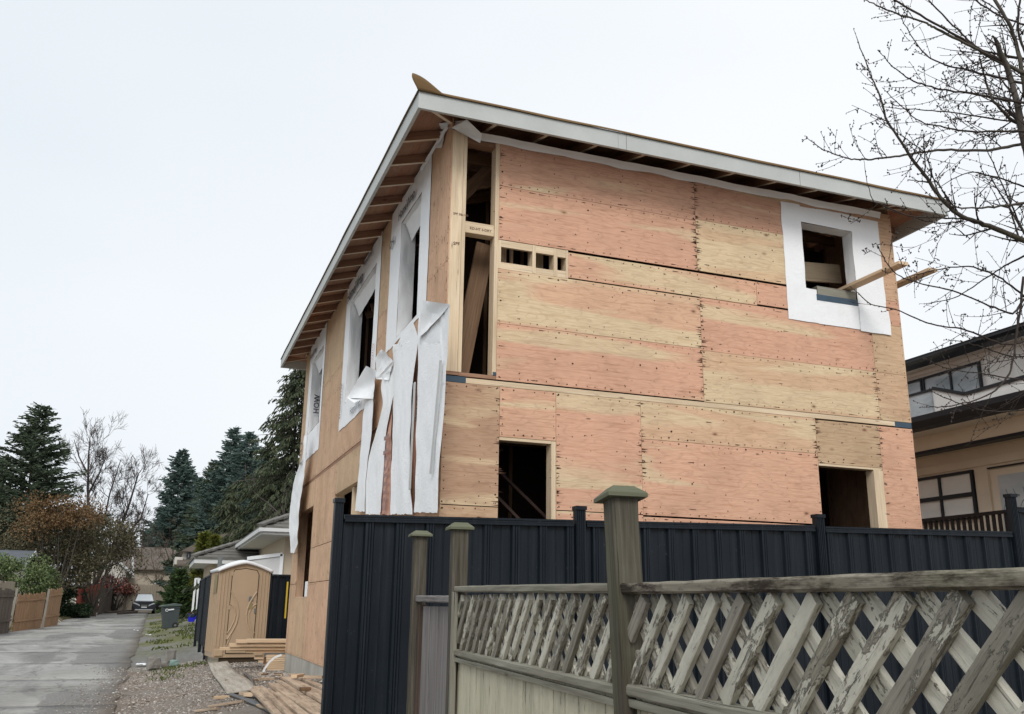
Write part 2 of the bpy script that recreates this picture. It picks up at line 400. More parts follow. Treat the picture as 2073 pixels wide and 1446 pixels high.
def m_steel():
    t = NT('black_fence_steel'); p = t.obj(); n = t.noise(t.map(p, (14, 14, .7)), 1, 4, .6); n2 = t.noise(p, 2, 3)
    col = t.mix(t.ramp(n2, [(.35, 0), (.7, 1)]), (.0042, .008, .0125), (.0075, .012, .0175))
    st = t.noise(t.map(p, (30, 30, .9)), 1, 5, .7); sp = t.noise(p, 38, 3, .7)
    col = t.mix(t.ramp(st, [(.52, 0), (.78, .5)]), col, (.035, .042, .05))
    col = t.mix(t.math('MULTIPLY', t.ramp(sp, [(.66, 0), (.72, .6)]), t.ramp(n2, [(.45, 0), (.6, 1)])), col, (.09, .085, .075))
    return t.done(col, t.ramp(n, [(.3, .36), (.7, .6)]), n, .0008, .25)
M['steel'] = m_steel()
M['oldpost'] = m_wood('mossy_fence_post', (.052, .046, .036), (.088, .079, .062), (.145, .132, .108), .5, .15, 1, .9, .003)
M['oldcap'] = m_wood('mossy_post_cap', (.10, .10, .07), (.15, .155, .11), (.21, .21, .16), .4, .5, 1, .9, .002, (.09, .12, .045))
M['oldrail'] = m_wood('weathered_rail', (.19, .18, .145), (.26, .25, .205), (.33, .32, .27), .4, .3, 1, .9, .003, (.10, .11, .06))
M['toprail'] = m_wood('stained_top_rail', (.21, .185, .145), (.28, .255, .205), (.36, .33, .27), .5, .15, 1, .9, .003, stain=1.4)
M['slat'] = m_peel('flaking_lattice_paint', (.56, .535, .45), (.18, .16, .125), (.33, .30, .245), .56)
M['slatb'] = m_peel('bare_lattice_slat', (.50, .48, .40), (.17, .155, .125), (.31, .285, .24), .40)
M['cream'] = m_peel('flaking_cream_boards', (.56, .52, .39), (.24, .22, .16), (.36, .33, .25), .68, (4, 40))
M['greyboard'] = m_wood('grey_gate_boards', (.17, .16, .16), (.23, .215, .21), (.29, .27, .26), .5, 0, 1, .9, .003)

# ------------------------------------------------------------------ the unfinished house
HX, HY, HX2, HY2, ZT = 2.45, 8.475, 8.38, 18.95, 6.62
house = thing('unfinished_house', 'two storey house shell under construction, bare pinkish plywood sheathing and open window holes', 'house')
T = .012
nails, smears = MB(), MB()
def nail(u, z, side):
    r = rnd.uniform(.0045, .0085)*(1.35 if rnd.random() < .12 else 1); n = 6; a0 = rnd.uniform(0, 1)
    pts = [(u+r*math.cos(a0+k*math.pi/3)*rnd.uniform(.8, 1.2), z+r*math.sin(a0+k*math.pi/3)*rnd.uniform(.8, 1.2)) for k in range(6)]
    if side == 'F': nails.face([(a, HY-.0015, b) for a, b in pts][::1])
    else: nails.face([(HX-.0015, a, b) for a, b in pts][::-1])
    if rnd.random() < .13:
        l = rnd.uniform(.012, .055); h = rnd.uniform(.002, .006); o = rnd.choice((-1, 1))*l*.6
        e = [(u+o-l, z), (u+o-l*.2, z+h), (u+o+l, z+h*.3), (u+o-l*.1, z-h)]
        if side == 'L': e = [(u+(b-z)*1.5, z+(a-u)*.8) for a, b in e]
        if side == 'F': smears.face([(a, HY-.001, b) for a, b in e])
        else: smears.face([(HX-.001, a, b) for a, b in e][::-1])
def panel_nails(u0, u1, z0, z1, side, dens=1):
    def row(a, b, fixed, vert):
        n = max(2, int(abs(b-a)/.105*dens))
        for k in range(n+1):
            if rnd.random() < .12: continue
            c = a+(b-a)*k/n+rnd.uniform(-.018, .018); w = fixed+rnd.uniform(-.008, .008)
            if vert: nail(w, c, side)
            else: nail(c, w, side)
    m = .028
    row(u0+m, u1-m, z1-m, 0); row(u0+m, u1-m, z0+m, 0); row(z0+m, z1-m, u0+m, 1); row(z0+m, z1-m, u1-m, 1)
    k = math.ceil(u0/.406)
    while k*.406 < u1-.06:
        if k*.406 > u0+.08:
            n = max(1, int((z1-z0)/.16))
            for q in range(n):
                if rnd.random() < .25: continue
                nail(k*.406+rnd.uniform(-.012, .012), z0+(q+.5)*(z1-z0)/n+rnd.uniform(-.03, .03), side)
        k += 1
    for q in range(int((u1-u0)*(z1-z0)*5)): nail(rnd.uniform(u0+.05, u1-.05), rnd.uniform(z0+.05, z1-.05), side)
PK = lambda k=1, y=0: (.71*k+.02*y, .425*k+.14*y, .293*k+.06*y, 1)
def fp(x0, x1, z0, z1, col=(1, 0), mat='ply', dz=0):
    """front sheathing panel with 3 mm joints"""
    b = MB(); g = .002; d = rnd.uniform(0, .003)
    b.obox(((x0+x1)/2, HY+T/2+d, (z0+z1)/2), ((1, 0, 0), (0, 1, 0), (0, 0, 1)), ((x1-x0)/2-g, T/2, (z1-z0)/2-g))
    b.build('plywood_panel', M[mat], house, color=PK(*col)); panel_nails(x0, x1, z0, z1, 'F')
def lp(y0, y1, z0, z1, col=(1, 0), mat='plyside'):
    b = MB(); g = .0025; d = rnd.uniform(0, .003)
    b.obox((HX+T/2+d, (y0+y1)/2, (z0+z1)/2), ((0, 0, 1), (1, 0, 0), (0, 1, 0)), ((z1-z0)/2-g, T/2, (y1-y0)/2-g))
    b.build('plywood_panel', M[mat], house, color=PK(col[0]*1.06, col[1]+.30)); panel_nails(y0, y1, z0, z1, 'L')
# front, upper storey
fp(3.0, 5.445, 6.05, 6.62, (.92, 0)); fp(3.0, 5.445, 5.425, 6.05, (1.0, 0))
fp(5.445, 6.95, 6.07, 6.62, (.88, 0)); fp(5.445, 6.95, 5.425, 6.07, (1.0, .75), 'plystripe')
fp(6.95, 7.73, 6.29, 6.62, (.9, .2))
fp(3.81, 6.24, 5.105, 5.40, (1.02, .1), 'plystripe'); fp(6.24, 6.95, 5.12, 5.40, (1.02, 0))
fp(3.0, 5.455, 4.49, 5.092, (1.02, .25), 'plystripe'); fp(3.0, 5.455, 3.885, 4.49, (1.03, 0))
fp(5.455, 7.90, 4.47, 5.10, (1.02, 0)); fp(5.455, 7.90, 3.875, 4.47, (.96, .55), 'plystripe')
fp(6.95, 7.73, 5.10, 5.28, (1, 0))
fp(7.73, 8.38, 5.425, 6.62, (.9, .35)); fp(7.73, 8.38, 5.10, 5.425, (.95, 0))
fp(7.90, 8.38, 4.47, 5.10, (.9, .6)); fp(7.90, 8.38, 3.875, 4.47, (.92, .5))
# front, lower storey
fp(2.45, 3.045, 2.60, 3.815, (.74, .25)); fp(2.45, 3.045, 1.9, 2.595, (.9, .5))
fp(3.045, 3.665, 3.30, 3.815, (1.02, .1))
fp(3.665, 4.655, 2.60, 3.815, (1.04, 0)); fp(3.665, 4.655, 1.4, 2.595, (1.04, 0))
fp(4.655, 6.94, 3.40, 3.815, (1.0, .5), 'plystripe'); fp(4.655, 6.94, 2.595, 3.40, (1.06, .08)); fp(4.655, 6.94, 1.4, 2.58, (1.05, 0))
fp(6.94, 7.865, 3.29, 3.80, (.78, .55)); fp(7.865, 8.38, 2.4, 3.80, (1.02, .05)); fp(7.865, 8.38, 1.2, 2.4, (1.0, 0))
fp(6.94, 7.865, 1.2, 1.5, (1, 0))
# left side wall, upper storey
LC = (.88, .12)
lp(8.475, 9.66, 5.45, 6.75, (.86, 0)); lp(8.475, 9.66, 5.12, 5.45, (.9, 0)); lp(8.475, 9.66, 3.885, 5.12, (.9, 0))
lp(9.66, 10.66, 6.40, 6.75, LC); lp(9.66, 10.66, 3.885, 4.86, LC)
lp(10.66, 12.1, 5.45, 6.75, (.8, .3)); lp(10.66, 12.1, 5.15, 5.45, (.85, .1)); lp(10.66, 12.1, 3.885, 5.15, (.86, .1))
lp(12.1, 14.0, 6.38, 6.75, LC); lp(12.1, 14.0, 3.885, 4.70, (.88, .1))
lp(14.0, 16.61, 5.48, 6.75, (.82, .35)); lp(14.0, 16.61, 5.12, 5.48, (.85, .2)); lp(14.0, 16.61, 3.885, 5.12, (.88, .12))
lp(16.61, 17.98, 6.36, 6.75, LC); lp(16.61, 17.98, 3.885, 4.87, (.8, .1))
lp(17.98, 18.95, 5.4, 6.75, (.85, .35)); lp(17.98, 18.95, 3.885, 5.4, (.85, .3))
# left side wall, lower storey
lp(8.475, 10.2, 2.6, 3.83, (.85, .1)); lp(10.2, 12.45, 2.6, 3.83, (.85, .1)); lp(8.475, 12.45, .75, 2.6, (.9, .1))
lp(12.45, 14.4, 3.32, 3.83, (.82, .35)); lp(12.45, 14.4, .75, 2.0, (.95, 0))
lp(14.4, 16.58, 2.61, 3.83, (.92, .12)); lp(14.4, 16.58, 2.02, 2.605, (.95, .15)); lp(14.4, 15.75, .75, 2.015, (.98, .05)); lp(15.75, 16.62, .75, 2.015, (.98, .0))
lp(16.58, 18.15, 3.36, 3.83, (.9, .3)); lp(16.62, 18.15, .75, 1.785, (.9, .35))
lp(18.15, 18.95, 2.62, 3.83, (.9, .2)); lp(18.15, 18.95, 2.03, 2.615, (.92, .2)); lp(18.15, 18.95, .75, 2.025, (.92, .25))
def edge_stain(x, z0, z1, n):
    for _ in range(n):
        z = rnd.uniform(z0, z1); sgn = rnd.choice((-1, 1)); l = rnd.uniform(.015, .09); h = rnd.uniform(.0025, .009); a = x+sgn*.003
        smears.face([(a, HY-.0008, z-h), (a+sgn*l, HY-.0008, z+rnd.uniform(-.004, .004)), (a, HY-.0008, z+h)][::sgn])
for q in ((5.445, 5.43, 6.6, 95), (5.455, 4.5, 5.1, 30), (5.455, 3.9, 4.5, 25), (3.668, 2.6, 3.3, 40), (4.655, 2.6, 3.8, 34), (6.94, 3.3, 3.8, 22), (7.90, 3.9, 5.0, 30), (3.045, 2.6, 3.8, 20), (3.004, 5.5, 6.6, 25), (7.865, 2.6, 3.8, 20)): edge_stain(*q)
nails.build('nail_heads', M['nail'], house, kind='stuff'); smears.build('rust_smears', M['smear'], house, kind='stuff')
# hidden right and rear walls, one sheet each storey
for a, b_ in ((.75, 3.83), (3.885, 6.75)):
    b = MB(); b.box(HX2-T, HX2, HY+.015, HY2, a, b_); b.build('plywood_panel', M['plyside'], house, color=PK(.9, .2))
    b = MB(); b.box(HX+.015, HX2-.015, HY2-T, HY2, a, b_); b.build('plywood_panel', M['plyside'], house, color=PK(.9, .2))
# rim strips at the floor belt
b = MB(); b.box(2.68, 8.12, HY+.004, HY+.05, 3.818, 3.872); b.build('rim_board', M['stud'], house)
b = MB(); b.box(2.455, 2.68, HY+.003, HY+.05, 3.818, 3.88); b.build('blue_gasket', M['tapeblue'], house)
b = MB(); b.box(8.12, 8.375, HY+.003, HY+.05, 3.808, 3.872); b.build('blue_gasket', M['tapeblue'], house)
b = MB(); b.box(HX+.006, HX+.05, HY+.06, HY2, 3.832, 3.883, 'y'); b.build('rim_board', M['rafter'], house)
# corner post, slot opening, sill
for x0, x1, m in ((2.462, 2.585, 'stud'), (2.588, 2.626, 'stud')):
    b = MB(); b.box(x0, x1, HY-.003, HY+.14, 3.925, 6.60, 'z'); b.build('corner_stud', M[m], house)
b = MB(); b.box(2.955, 2.998, HY-.004, HY+.14, 3.925, 6.60, 'z'); b.build('corner_stud', M['stud'], house)
b = MB(); b.box(2.628, 2.953, HY+.012, HY+.13, 5.45, 5.575); b.build('blocking', M['stud'], house)
b = MB(); b.box(2.60, 3.0, HY-.002, HY+.14, 3.885, 3.922); b.build('sill_plate', M['rafter'], house)
b = MB(); b.box(2.462, 2.597, HY-.006, HY+.13, 3.888, 3.923); b.build('sill_plate', M['rafter'], house)
b = MB(); b.box(2.962, 3.0, HY-.007, HY-.003, 3.925, 3.96); b.build('blue_gasket', M['tapeblue'], house)
b = MB(); b.box(2.628, 2.953, HY+.02, HY+.14, 6.50, 6.60); b.build('top_plate', M['rafter'], house)
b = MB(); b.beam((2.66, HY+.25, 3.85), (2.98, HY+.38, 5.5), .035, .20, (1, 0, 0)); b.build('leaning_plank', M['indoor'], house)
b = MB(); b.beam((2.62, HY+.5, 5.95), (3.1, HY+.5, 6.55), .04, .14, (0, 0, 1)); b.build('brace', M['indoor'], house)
# row of small framed slots
zb, zt = 5.095, 5.42
for x0, x1 in ((3.0, 3.032), (3.392, 3.43), (3.642, 3.682), (3.785, 3.81)):
    b = MB(); b.box(x0, x1, HY+.002, HY+.14, zb, zt, 'z'); b.build('slot_stud', M['stud'], house)
for x0, x1, a, c in ((3.033, 3.391, 5.17, 5.345), (3.431, 3.641, 5.165, 5.34), (3.683, 3.784, 5.175, 5.33)):
    b = MB(); b.box(x0, x1, HY+.006, HY+.04, zb, a); b.build('slot_block', M['stud'], house)
    b = MB(); b.box(x0, x1, HY+.006, HY+.04, c, zt); b.build('slot_block', M['stud'], house)
for x0, w in ((3.15, .07), (3.27, .03), (3.50, .16)):
    b = MB(); b.box(x0, x0+w, HY+.35, HY+.39, 4.2, 6.5, 'z'); b.build('inner_stud', M['stud'], house)
# opening frames (lumber seen on the jambs)
def fjamb(x0, x1, z0, z1, d=.14, top=True):
    b = MB(); b.box(x1, x1+.036, HY+.016, HY+d, z0, z1, 'z'); b.build('jamb_stud', M['stud'], house)
    b = MB(); b.box(x0-.036, x0, HY+.016, HY+d, z0, z1, 'z'); b.build('jamb_stud', M['stud'], house)
    if top: b = MB(); b.box(x0, x1, HY+.016, HY+d, z1, z1+.036); b.build('header', M['rafter'], house)
def face_jamb(x0, x1, z0, z1):
    b = MB(); b.box(x0, x1, HY-.001, HY+.13, z0, z1, 'z'); b.build('jamb_stud', M['stud'], house)
face_jamb(3.612, 3.662, 1.4, 3.295); b = MB(); b.box(3.047, 3.61, HY+.004, HY+.13, 3.268, 3.298); b.build('header', M['stud'], house)
b = MB(); b.box(3.01, 3.046, HY+.016, HY+.13, 1.4, 3.3, 'z'); b.build('jamb_stud', M['indoor'], house)
face_jamb(7.725, 7.862, 1.5, 3.262); b = MB(); b.box(6.945, 7.862, HY+.003, HY+.13, 3.264, 3.288); b.build('header', M['stud'], house)
def ljamb(y0, y1, z0, z1, mat='rafter'):
    b = MB(); b.box(HX+.016, HX+.15, y1, y1+.04, z0, z1, 'z'); b.build('jamb_stud', M[mat], house, color=PK(.72, .3))
    b = MB(); b.box(HX+.016, HX+.15, y0-.04, y0, z0, z1, 'z'); b.build('jamb_stud', M[mat], house)
    b = MB(); b.box(HX+.016, HX+.15, y0, y1, z1, z1+.04, 'y'); b.build('header', M[mat], house, color=PK(.72, .3))
    b = MB(); b.box(HX+.016, HX+.15, y0, y1, z0-.04, z0, 'y'); b.build('sill_plate', M[mat], house)
ljamb(12.45, 14.4, 2.0, 3.32, 'stud'); ljamb(16.62, 18.15, 1.785, 3.36, 'plyside')
b = MB(); b.box(HX+.05, HX+.15, 13.15, 13.24, 2.0, 3.3, 'z'); b.build('inner_stud', M['stud'], house)
b = MB(); b.box(HX+.02, HX+.024, 16.75, 17.05, 1.79, 2.05); b.build('white_sheet_scrap', M['wrap'], house)
# indoors, shade put into the wood colour: inner faces, floors, partitions, joists, studs, stair
b = MB(); b.box(HX+.15, HX2-.15, HY+.2, HY2-.2, 3.60, 3.80); b.build('upper_floor', M['shadeply'], house)
b = MB(); b.box(HX+.15, HX2-.15, HY+.2, HY2-.2, .72, .78); b.build('ground_floor', M['shadeply'], house)
for y in (9.5, 11.6, 14.2, 16.6):
    for k in range(13):
        x = 2.75+k*.45
        b = MB(); b.box(x, x+.04, y, y+.09, 3.81, 6.5, 'z'); b.build('inner_stud', M['indoor'], house)
        if k % 2 == 0:
            b = MB(); b.box(x, x+.04, y+.3, y+.39, .79, 3.45, 'z'); b.build('inner_stud', M['indoor'], house)
    b = MB(); b.box(2.7, 8.2, y+.02, y+.07, 3.81, 6.45); b.build('partition', M['shadeply'], house)
    b = MB(); b.box(2.7, 8.2, y+.32, y+.37, .79, 3.45); b.build('partition', M['shadeply'], house)
for k in range(24):
    y = HY+.45+k*.42
    b = MB(); b.box(HX+.16, HX2-.16, y, y+.04, 3.46, 3.60); b.build('floor_joist', M['indoor'], house)
    b = MB(); b.box(HX+.16, HX2-.16, y, y+.04, 6.50, 6.62); b.build('ceiling_joist', M['indoor'], house)
    b = MB(); b.beam((2.7, y+.06, 6.2), (5.4, y+.06, 7.1), .04, .12); b.build('truss_web', M['indoor'], house)
b = MB(); b.beam((3.02, HY+.6, 3.25), (4.6, HY+.6, 1.9), .04, .03, (0, 0, 1)); b.beam((3.0, HY+.62, 3.0), (4.4, HY+.62, 1.75), .04, .03); b.beam((3.0, HY+.64, 2.75), (4.2, HY+.64, 1.6), .04, .02)
b.beam((2.9, HY+.6, 3.1), (3.3, HY+.6, 3.28), .04, .03); M['stair'] = m_plain('stair_stringer_wood', (.07, .045, .038), .9); b.build('stair_stringer', M['stair'], house)
# right window: sill blocks and boards inside
b = MB(); b.box(7.10, 7.72, HY-.012, HY+.13, 5.285, 5.36); b.build('grey_sill_block', M['tapeblue'], house)
b = MB(); b.box(7.12, 7.70, HY-.006, HY+.13, 5.36, 5.47); b.build('weathered_block', M['oldrail'], house)
# foundation
b = MB(); b.box(HX+.008, HX2-.01, HY+.02, HY2-.008, -.4, .748); b.build('foundation', M['conc'], house)

# ---- roof
RX0, RX1, RY0, RY1, ZF = 1.95, 8.87, 8.0, 19.25, 6.50
FH = .185
def fas(p0, p1, m='fascia'):
    b = MB(); b.beam(p0, p1, .036, FH); return b.build('fascia_board', M[m], house)
zc = ZF+FH/2
fas((RX0+.0, RY0+.018, zc), (4.2, RY0+.018, zc)); fas((4.203, RY0+.018, zc), (RX1, RY0+.018, zc))
fas((RX0+.018, RY0+.038, zc), (RX0+.018, 12.9, zc)); fas((RX0+.018, 12.903, zc), (RX0+.018, RY1-.04, zc))
fas((RX1-.018, RY0+.038, zc), (RX1-.018, RY1-.04, zc)); fas((RX0, RY1-.018, zc), (RX1, RY1-.018, zc))
SL = .30; zr = ZF+FH      # sheathing starts on top of the fascia
def roofz(x, y): return zr + SL*min(x-RX0, RX1-x, y-RY0, RY1-y)
hw = (RX1-RX0)/2; rx = RX0+hw; ry0, ry1 = RY0+hw, RY1-hw; zrg = zr+SL*hw
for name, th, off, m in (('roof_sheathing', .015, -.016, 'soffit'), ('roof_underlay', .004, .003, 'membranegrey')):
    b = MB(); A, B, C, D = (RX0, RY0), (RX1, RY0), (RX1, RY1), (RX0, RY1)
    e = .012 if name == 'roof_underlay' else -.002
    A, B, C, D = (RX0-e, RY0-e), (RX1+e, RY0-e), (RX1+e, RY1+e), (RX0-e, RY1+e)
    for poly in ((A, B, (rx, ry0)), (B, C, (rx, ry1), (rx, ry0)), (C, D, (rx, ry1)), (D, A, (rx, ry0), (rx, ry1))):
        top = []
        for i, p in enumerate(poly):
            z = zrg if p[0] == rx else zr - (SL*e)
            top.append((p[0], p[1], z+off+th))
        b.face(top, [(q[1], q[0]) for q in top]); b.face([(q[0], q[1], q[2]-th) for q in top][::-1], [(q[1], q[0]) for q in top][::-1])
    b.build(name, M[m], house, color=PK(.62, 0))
# membrane lip on the eaves
def lip(p0, p1, axis):
    n = 60
    def fn(u, v):
        p = Vector(p0).lerp(Vector(p1), u); w = mnoise.noise(Vector((p.x*1.3, p.y*1.3, 2)))*.012
        o = (v-.5)*2
        t_ = (v*3-1)
        if axis == 'x': return (p.x, p.y+.03-.045*v**.5-w*.3, p.z+.034-.038*v**2+w*v)
        return (p.x+.03-.048*v**.5-w*.3, p.y, p.z+.060-.066*v**2+w*v)
    b = MB(); b.grid(fn, n, 3); ob = b.build('membrane_edge', M['membrane'], house, True)
    s = ob.modifiers.new('s', 'SOLIDIFY'); s.thickness = .006
lip((RX0+.02, RY0, zr), (RX1, RY0, zr), 'x'); lip((RX0, RY0+.0, zr), (RX0, RY1, zr), 'y')
b = MB()       # curled corner of the membrane
def curl(u, v):
    # u 0..1 along the eave from the corner, v 0..1 outward/up
    h = .17*(math.cos(u*math.pi/2)**1.3)*v**.8; out = .05*(1-u)*math.sin(v*2.4)
    return (RX0-.02+u*.30-out*.9-.035*(1-u)*v, RY0-.025-out*.3, zr+.0+h-.002)
b.grid(curl, 14, 8); ob = b.build('curled_membrane_corner', M['membrane'], house, True)
s = ob.modifiers.new('s', 'SOLIDIFY'); s.thickness = .005
b = MB(); b.grid(lambda u, v: (RX1-.02+u*.12, RY0-.02+.1*u, zr+.01+.09*u*u*v), 6, 4); ob = b.build('curled_membrane_corner', M['membrane'], house, True)
s = ob.modifiers.new('s', 'SOLIDIFY'); s.thickness = .005
# rafter tails
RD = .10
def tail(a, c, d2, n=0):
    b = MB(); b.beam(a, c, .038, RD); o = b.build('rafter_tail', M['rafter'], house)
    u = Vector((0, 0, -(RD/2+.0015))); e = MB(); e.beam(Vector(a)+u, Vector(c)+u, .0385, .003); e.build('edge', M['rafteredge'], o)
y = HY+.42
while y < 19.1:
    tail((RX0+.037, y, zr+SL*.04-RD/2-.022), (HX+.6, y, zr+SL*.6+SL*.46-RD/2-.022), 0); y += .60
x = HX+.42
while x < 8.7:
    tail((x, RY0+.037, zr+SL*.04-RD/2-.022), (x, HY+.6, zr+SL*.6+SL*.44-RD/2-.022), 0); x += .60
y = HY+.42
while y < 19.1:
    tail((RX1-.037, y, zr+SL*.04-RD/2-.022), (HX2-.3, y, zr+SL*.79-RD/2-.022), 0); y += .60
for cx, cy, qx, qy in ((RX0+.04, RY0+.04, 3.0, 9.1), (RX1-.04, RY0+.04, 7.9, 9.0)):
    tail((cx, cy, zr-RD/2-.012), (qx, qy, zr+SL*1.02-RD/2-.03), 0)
b = MB(); b.box(HX+.02, HX+.14, HY+.15, HY2-.02, 6.65, 6.75, 'y'); b.build('top_plate', M['rafter'], house)
for xx in (4.3, 6.6):
    b = MB(); b.box(xx, xx+.003, RY0-.003, RY0-.0005, ZF, ZF+FH); b.build('fascia_joint', M['membranegrey'], house)
# ------------------------------------------------------------------ house wrap on the shell
def wpiece(name, fn, nu, nv, th=.0012, mat='wrap', parent=None):
    b = MB(); b.grid(fn, nu, nv); return b.build(name, M[mat], parent or house, True)
def nz3(x, y, z): return mnoise.noise(Vector((x, y, z)))
def flatwrap_L(y0, y1, z0, z1, wob=.02):
    def fn(u, v):
        y = y0+(y1-y0)*u; z = z0+(z1-z0)*v; e = wob if (u in (0, 1) or v in (0, 1)) else 0
        return (HX-.005-.006*abs(nz3(y*2.2, z*1.5, 1)), y+e*nz3(y*5, z*5, 3), z+e*nz3(y*5, z*5, 8))
    return wpiece('house_wrap', fn, max(4, int(abs(y1-y0)/.12)), max(4, int(abs(z1-z0)/.12)))
def flatwrap_F(x0, x1, z0, z1, wob=.012, d=.005):
    def fn(u, v):
        x = x0+(x1-x0)*u; z = z0+(z1-z0)*v; e = wob if (u in (0, 1) or v in (0, 1)) else 0
        return (x+e*nz3(x*5, z*5, 3), HY-d-.005*abs(nz3(x*2.4, z*2.0, 5)), z+e*nz3(x*5, z*5, 8))
    return wpiece('house_wrap', fn, max(4, int((x1-x0)/.08)), max(4, int((z1-z0)/.08)))
def window_wrap_L(a0, a1, zb, zt, o0, o1, zlo, zhi):
    """opening a0..a1 (a1 farther), wrap out to o0..o1"""
    if o0 < a0: flatwrap_L(o0, a0+.01, zlo, zhi)
    flatwrap_L(a1-.01, o1, zlo, zhi)
    flatwrap_L(a0+.01, a1-.01, zt, zhi)
    if zlo < zb-.05: flatwrap_L(a0+.01, a1-.01, zlo, zb)
    wpiece('reveal_wrap', lambda u, v: (HX-.006+.19*u, a1-.012-.03*abs(nz3(u*3, v*4, a1)), zb+(zt-zb)*v), 5, 22)
    wpiece('reveal_wrap', lambda u, v: (HX-.006+.19*u, a0+(a1-a0)*v, zt-.012-.03*abs(nz3(u*3, v*6, a0))), 5, 12)
    wpiece('reveal_wrap', lambda u, v: (HX-.006+.19*u, a0+(a1-a0)*v, zb+.01), 3, 8)
    # torn flap hanging off the header
    wpiece('torn_flap', lambda u, v: (HX+.03+.10*u, a1-.05-(a1-a0)*.85*v, zt+.01-(.08+.17*(1-v)**.6)*u-.03*nz3(u*4, v*6, 3)), 6, 12)
window_wrap_L(9.66, 10.66, 4.86, 6.40, 9.26, 11.22, 4.80, 6.76)
window_wrap_L(12.1, 14.0, 4.70, 6.38, 11.82, 14.40, 4.32, 6.76)
window_wrap_L(16.61, 17.98, 4.87, 6.36, 16.42, 18.33, 4.36, 6.76)
# right front window
flatwrap_F(6.67, 6.955, 4.99, 6.52); flatwrap_F(7.725, 8.16, 5.0, 6.49, d=.006); flatwrap_F(6.95, 7.73, 6.28, 6.50)
flatwrap_F(6.95, 7.105, 4.99, 5.42); flatwrap_F(7.10, 7.73, 4.985, 5.29); flatwrap_F(7.72, 8.19, 4.965, 5.28, d=.014)
wpiece('reveal_wrap', lambda u, v: (7.722-.012*abs(nz3(u*3, v*4, 2)), HY-.008+.17*u, 5.47+(6.28-5.47)*v), 5, 12)
wpiece('reveal_wrap', lambda u, v: (6.95+.78*v, HY-.008+.17*u, 6.275-.012*abs(nz3(u*3, v*6, 4))), 5, 12)
# wrap edge along the top of the front wall and at the corner
wpiece('eave_wrap', lambda u, v: (2.75+5.45*u, HY-.012-.03*v-.01*nz3(u*30, v, 1), 6.535+.075*v+.022*nz3(u*14, 3, 1)*(1-v)-.016*nz3(u*9, 3, 7)+.03*u*(1-v)*0), 90, 3)
wpiece('eave_wrap', lambda u, v: (HX-.012-.02*v, 8.6+1.1*u, 6.68+.04*v+.02*nz3(u*5, 3, 4)*(1-v)), 14, 3)
def quad_sheet(name, P, bulge, n=10, mat='wrap', seed=0, amp=.015):
    P = [Vector(p) for p in P]; nrm = (P[1]-P[0]).cross(P[3]-P[0]).normalized()
    def fn(u, v):
        q = P[0].lerp(P[1], u).lerp(P[3].lerp(P[2], u), v)
        return q + nrm*(bulge*math.sin(math.pi*u)*math.sin(math.pi*v)+amp*nz3(u*4, v*4, seed))
    return wpiece(name, fn, n, n, mat=mat)
quad_sheet('corner_flap', [onY(914, 259, HY-.03), onY(945, 242, HY-.12), onY(976, 272, HY-.14), onY(972, 290, HY-.03)], .04, seed=3)
quad_sheet('corner_flap', [onX(892, 262, HX-.02), onX(889, 250, HX-.08), onY(945, 243, HY-.12), onY(915, 262, HY-.03)], .03, seed=5)
quad_sheet('corner_flap', [onX(880, 300, HX-.02), onX(888, 268, HX-.03), onX(903, 262, HX-.02), onX(893, 300, HX-.02)], .02, seed=8)
quad_sheet('corner_flap', [onX(612, 720, HX-.04), onX(614, 712, HX-.1), onX(622, 712, HX-.06), onX(621, 722, HX-.03)], .05, seed=9)
# long torn strips hanging down the side wall
def interp(pl, t):
    n = len(pl)-1; f = t*n; i = min(n-1, int(f)); f -= i
    p0 = pl[max(i-1, 0)]; p1 = pl[i]; p2 = pl[i+1]; p3 = pl[min(i+2, n)]
    return tuple(.5*((2*p1[k])+(-p0[k]+p2[k])*f+(2*p0[k]-5*p1[k]+4*p2[k]-p3[k])*f*f+(-p0[k]+3*p1[k]-3*p2[k]+p3[k])*f**3) for k in (0, 1))
def strip(name, Lp, Rp, X, mat='wrap', amp=.012, seed=0, fold=1.2, nu=44, nv=14, ragged=.02, tilt=0):
    L3 = [onX(p[0], p[1], X) for p in Lp]; R3 = [onX(p[0], p[1], X) for p in Rp]
    L2 = [(p.y, p.z) for p in L3]; R2 = [(p.y, p.z) for p in R3]
    def fn(u, v):
        a, c = interp(L2, u), interp(R2, u); y = a[0]+(c[0]-a[0])*v; z = a[1]+(c[1]-a[1])*v
        if u == 1: z += ragged*nz3(v*9, seed, 1)
        w = amp*nz3(v*fold*2, z*.8, seed)+amp*.55*nz3(v*7, z*4, seed+5)
        return (X-abs(w)*1.6-tilt*v, y, z)
    return wpiece(name, fn, nu, nv, mat=mat)
def cc(x, y): return (700+x/4.018, 700+y/4.018)
def c3(x, y): return (540+x/2.583, 560+y/2.583)
strip('hanging_wrap', [c3(800, 190), c3(788, 330), cc(590, 0), cc(590, 120), cc(580, 600), cc(575, 1000), cc(568, 1180), cc(556, 1355)],
      [c3(915, 195), c3(918, 330), cc(826, 0), cc(820, 200), cc(790, 700), cc(762, 1000), cc(750, 1290), cc(745, 1360)], HX-.10, seed=1)
quad_sheet('wrap_fold', [onX(*c3(790, 330), HX-.13), onX(*c3(815, 125), HX-.16), onX(*c3(958, 145), HX-.16), onX(*c3(915, 200), HX-.14)], .05, seed=2)
quad_sheet('wrap_fold', [onX(*c3(905, 200), HX-.12), onX(*c3(958, 145), HX-.15), onX(*c3(935, 560), HX-.10), onX(*c3(912, 560), HX-.11)], .01, seed=4)
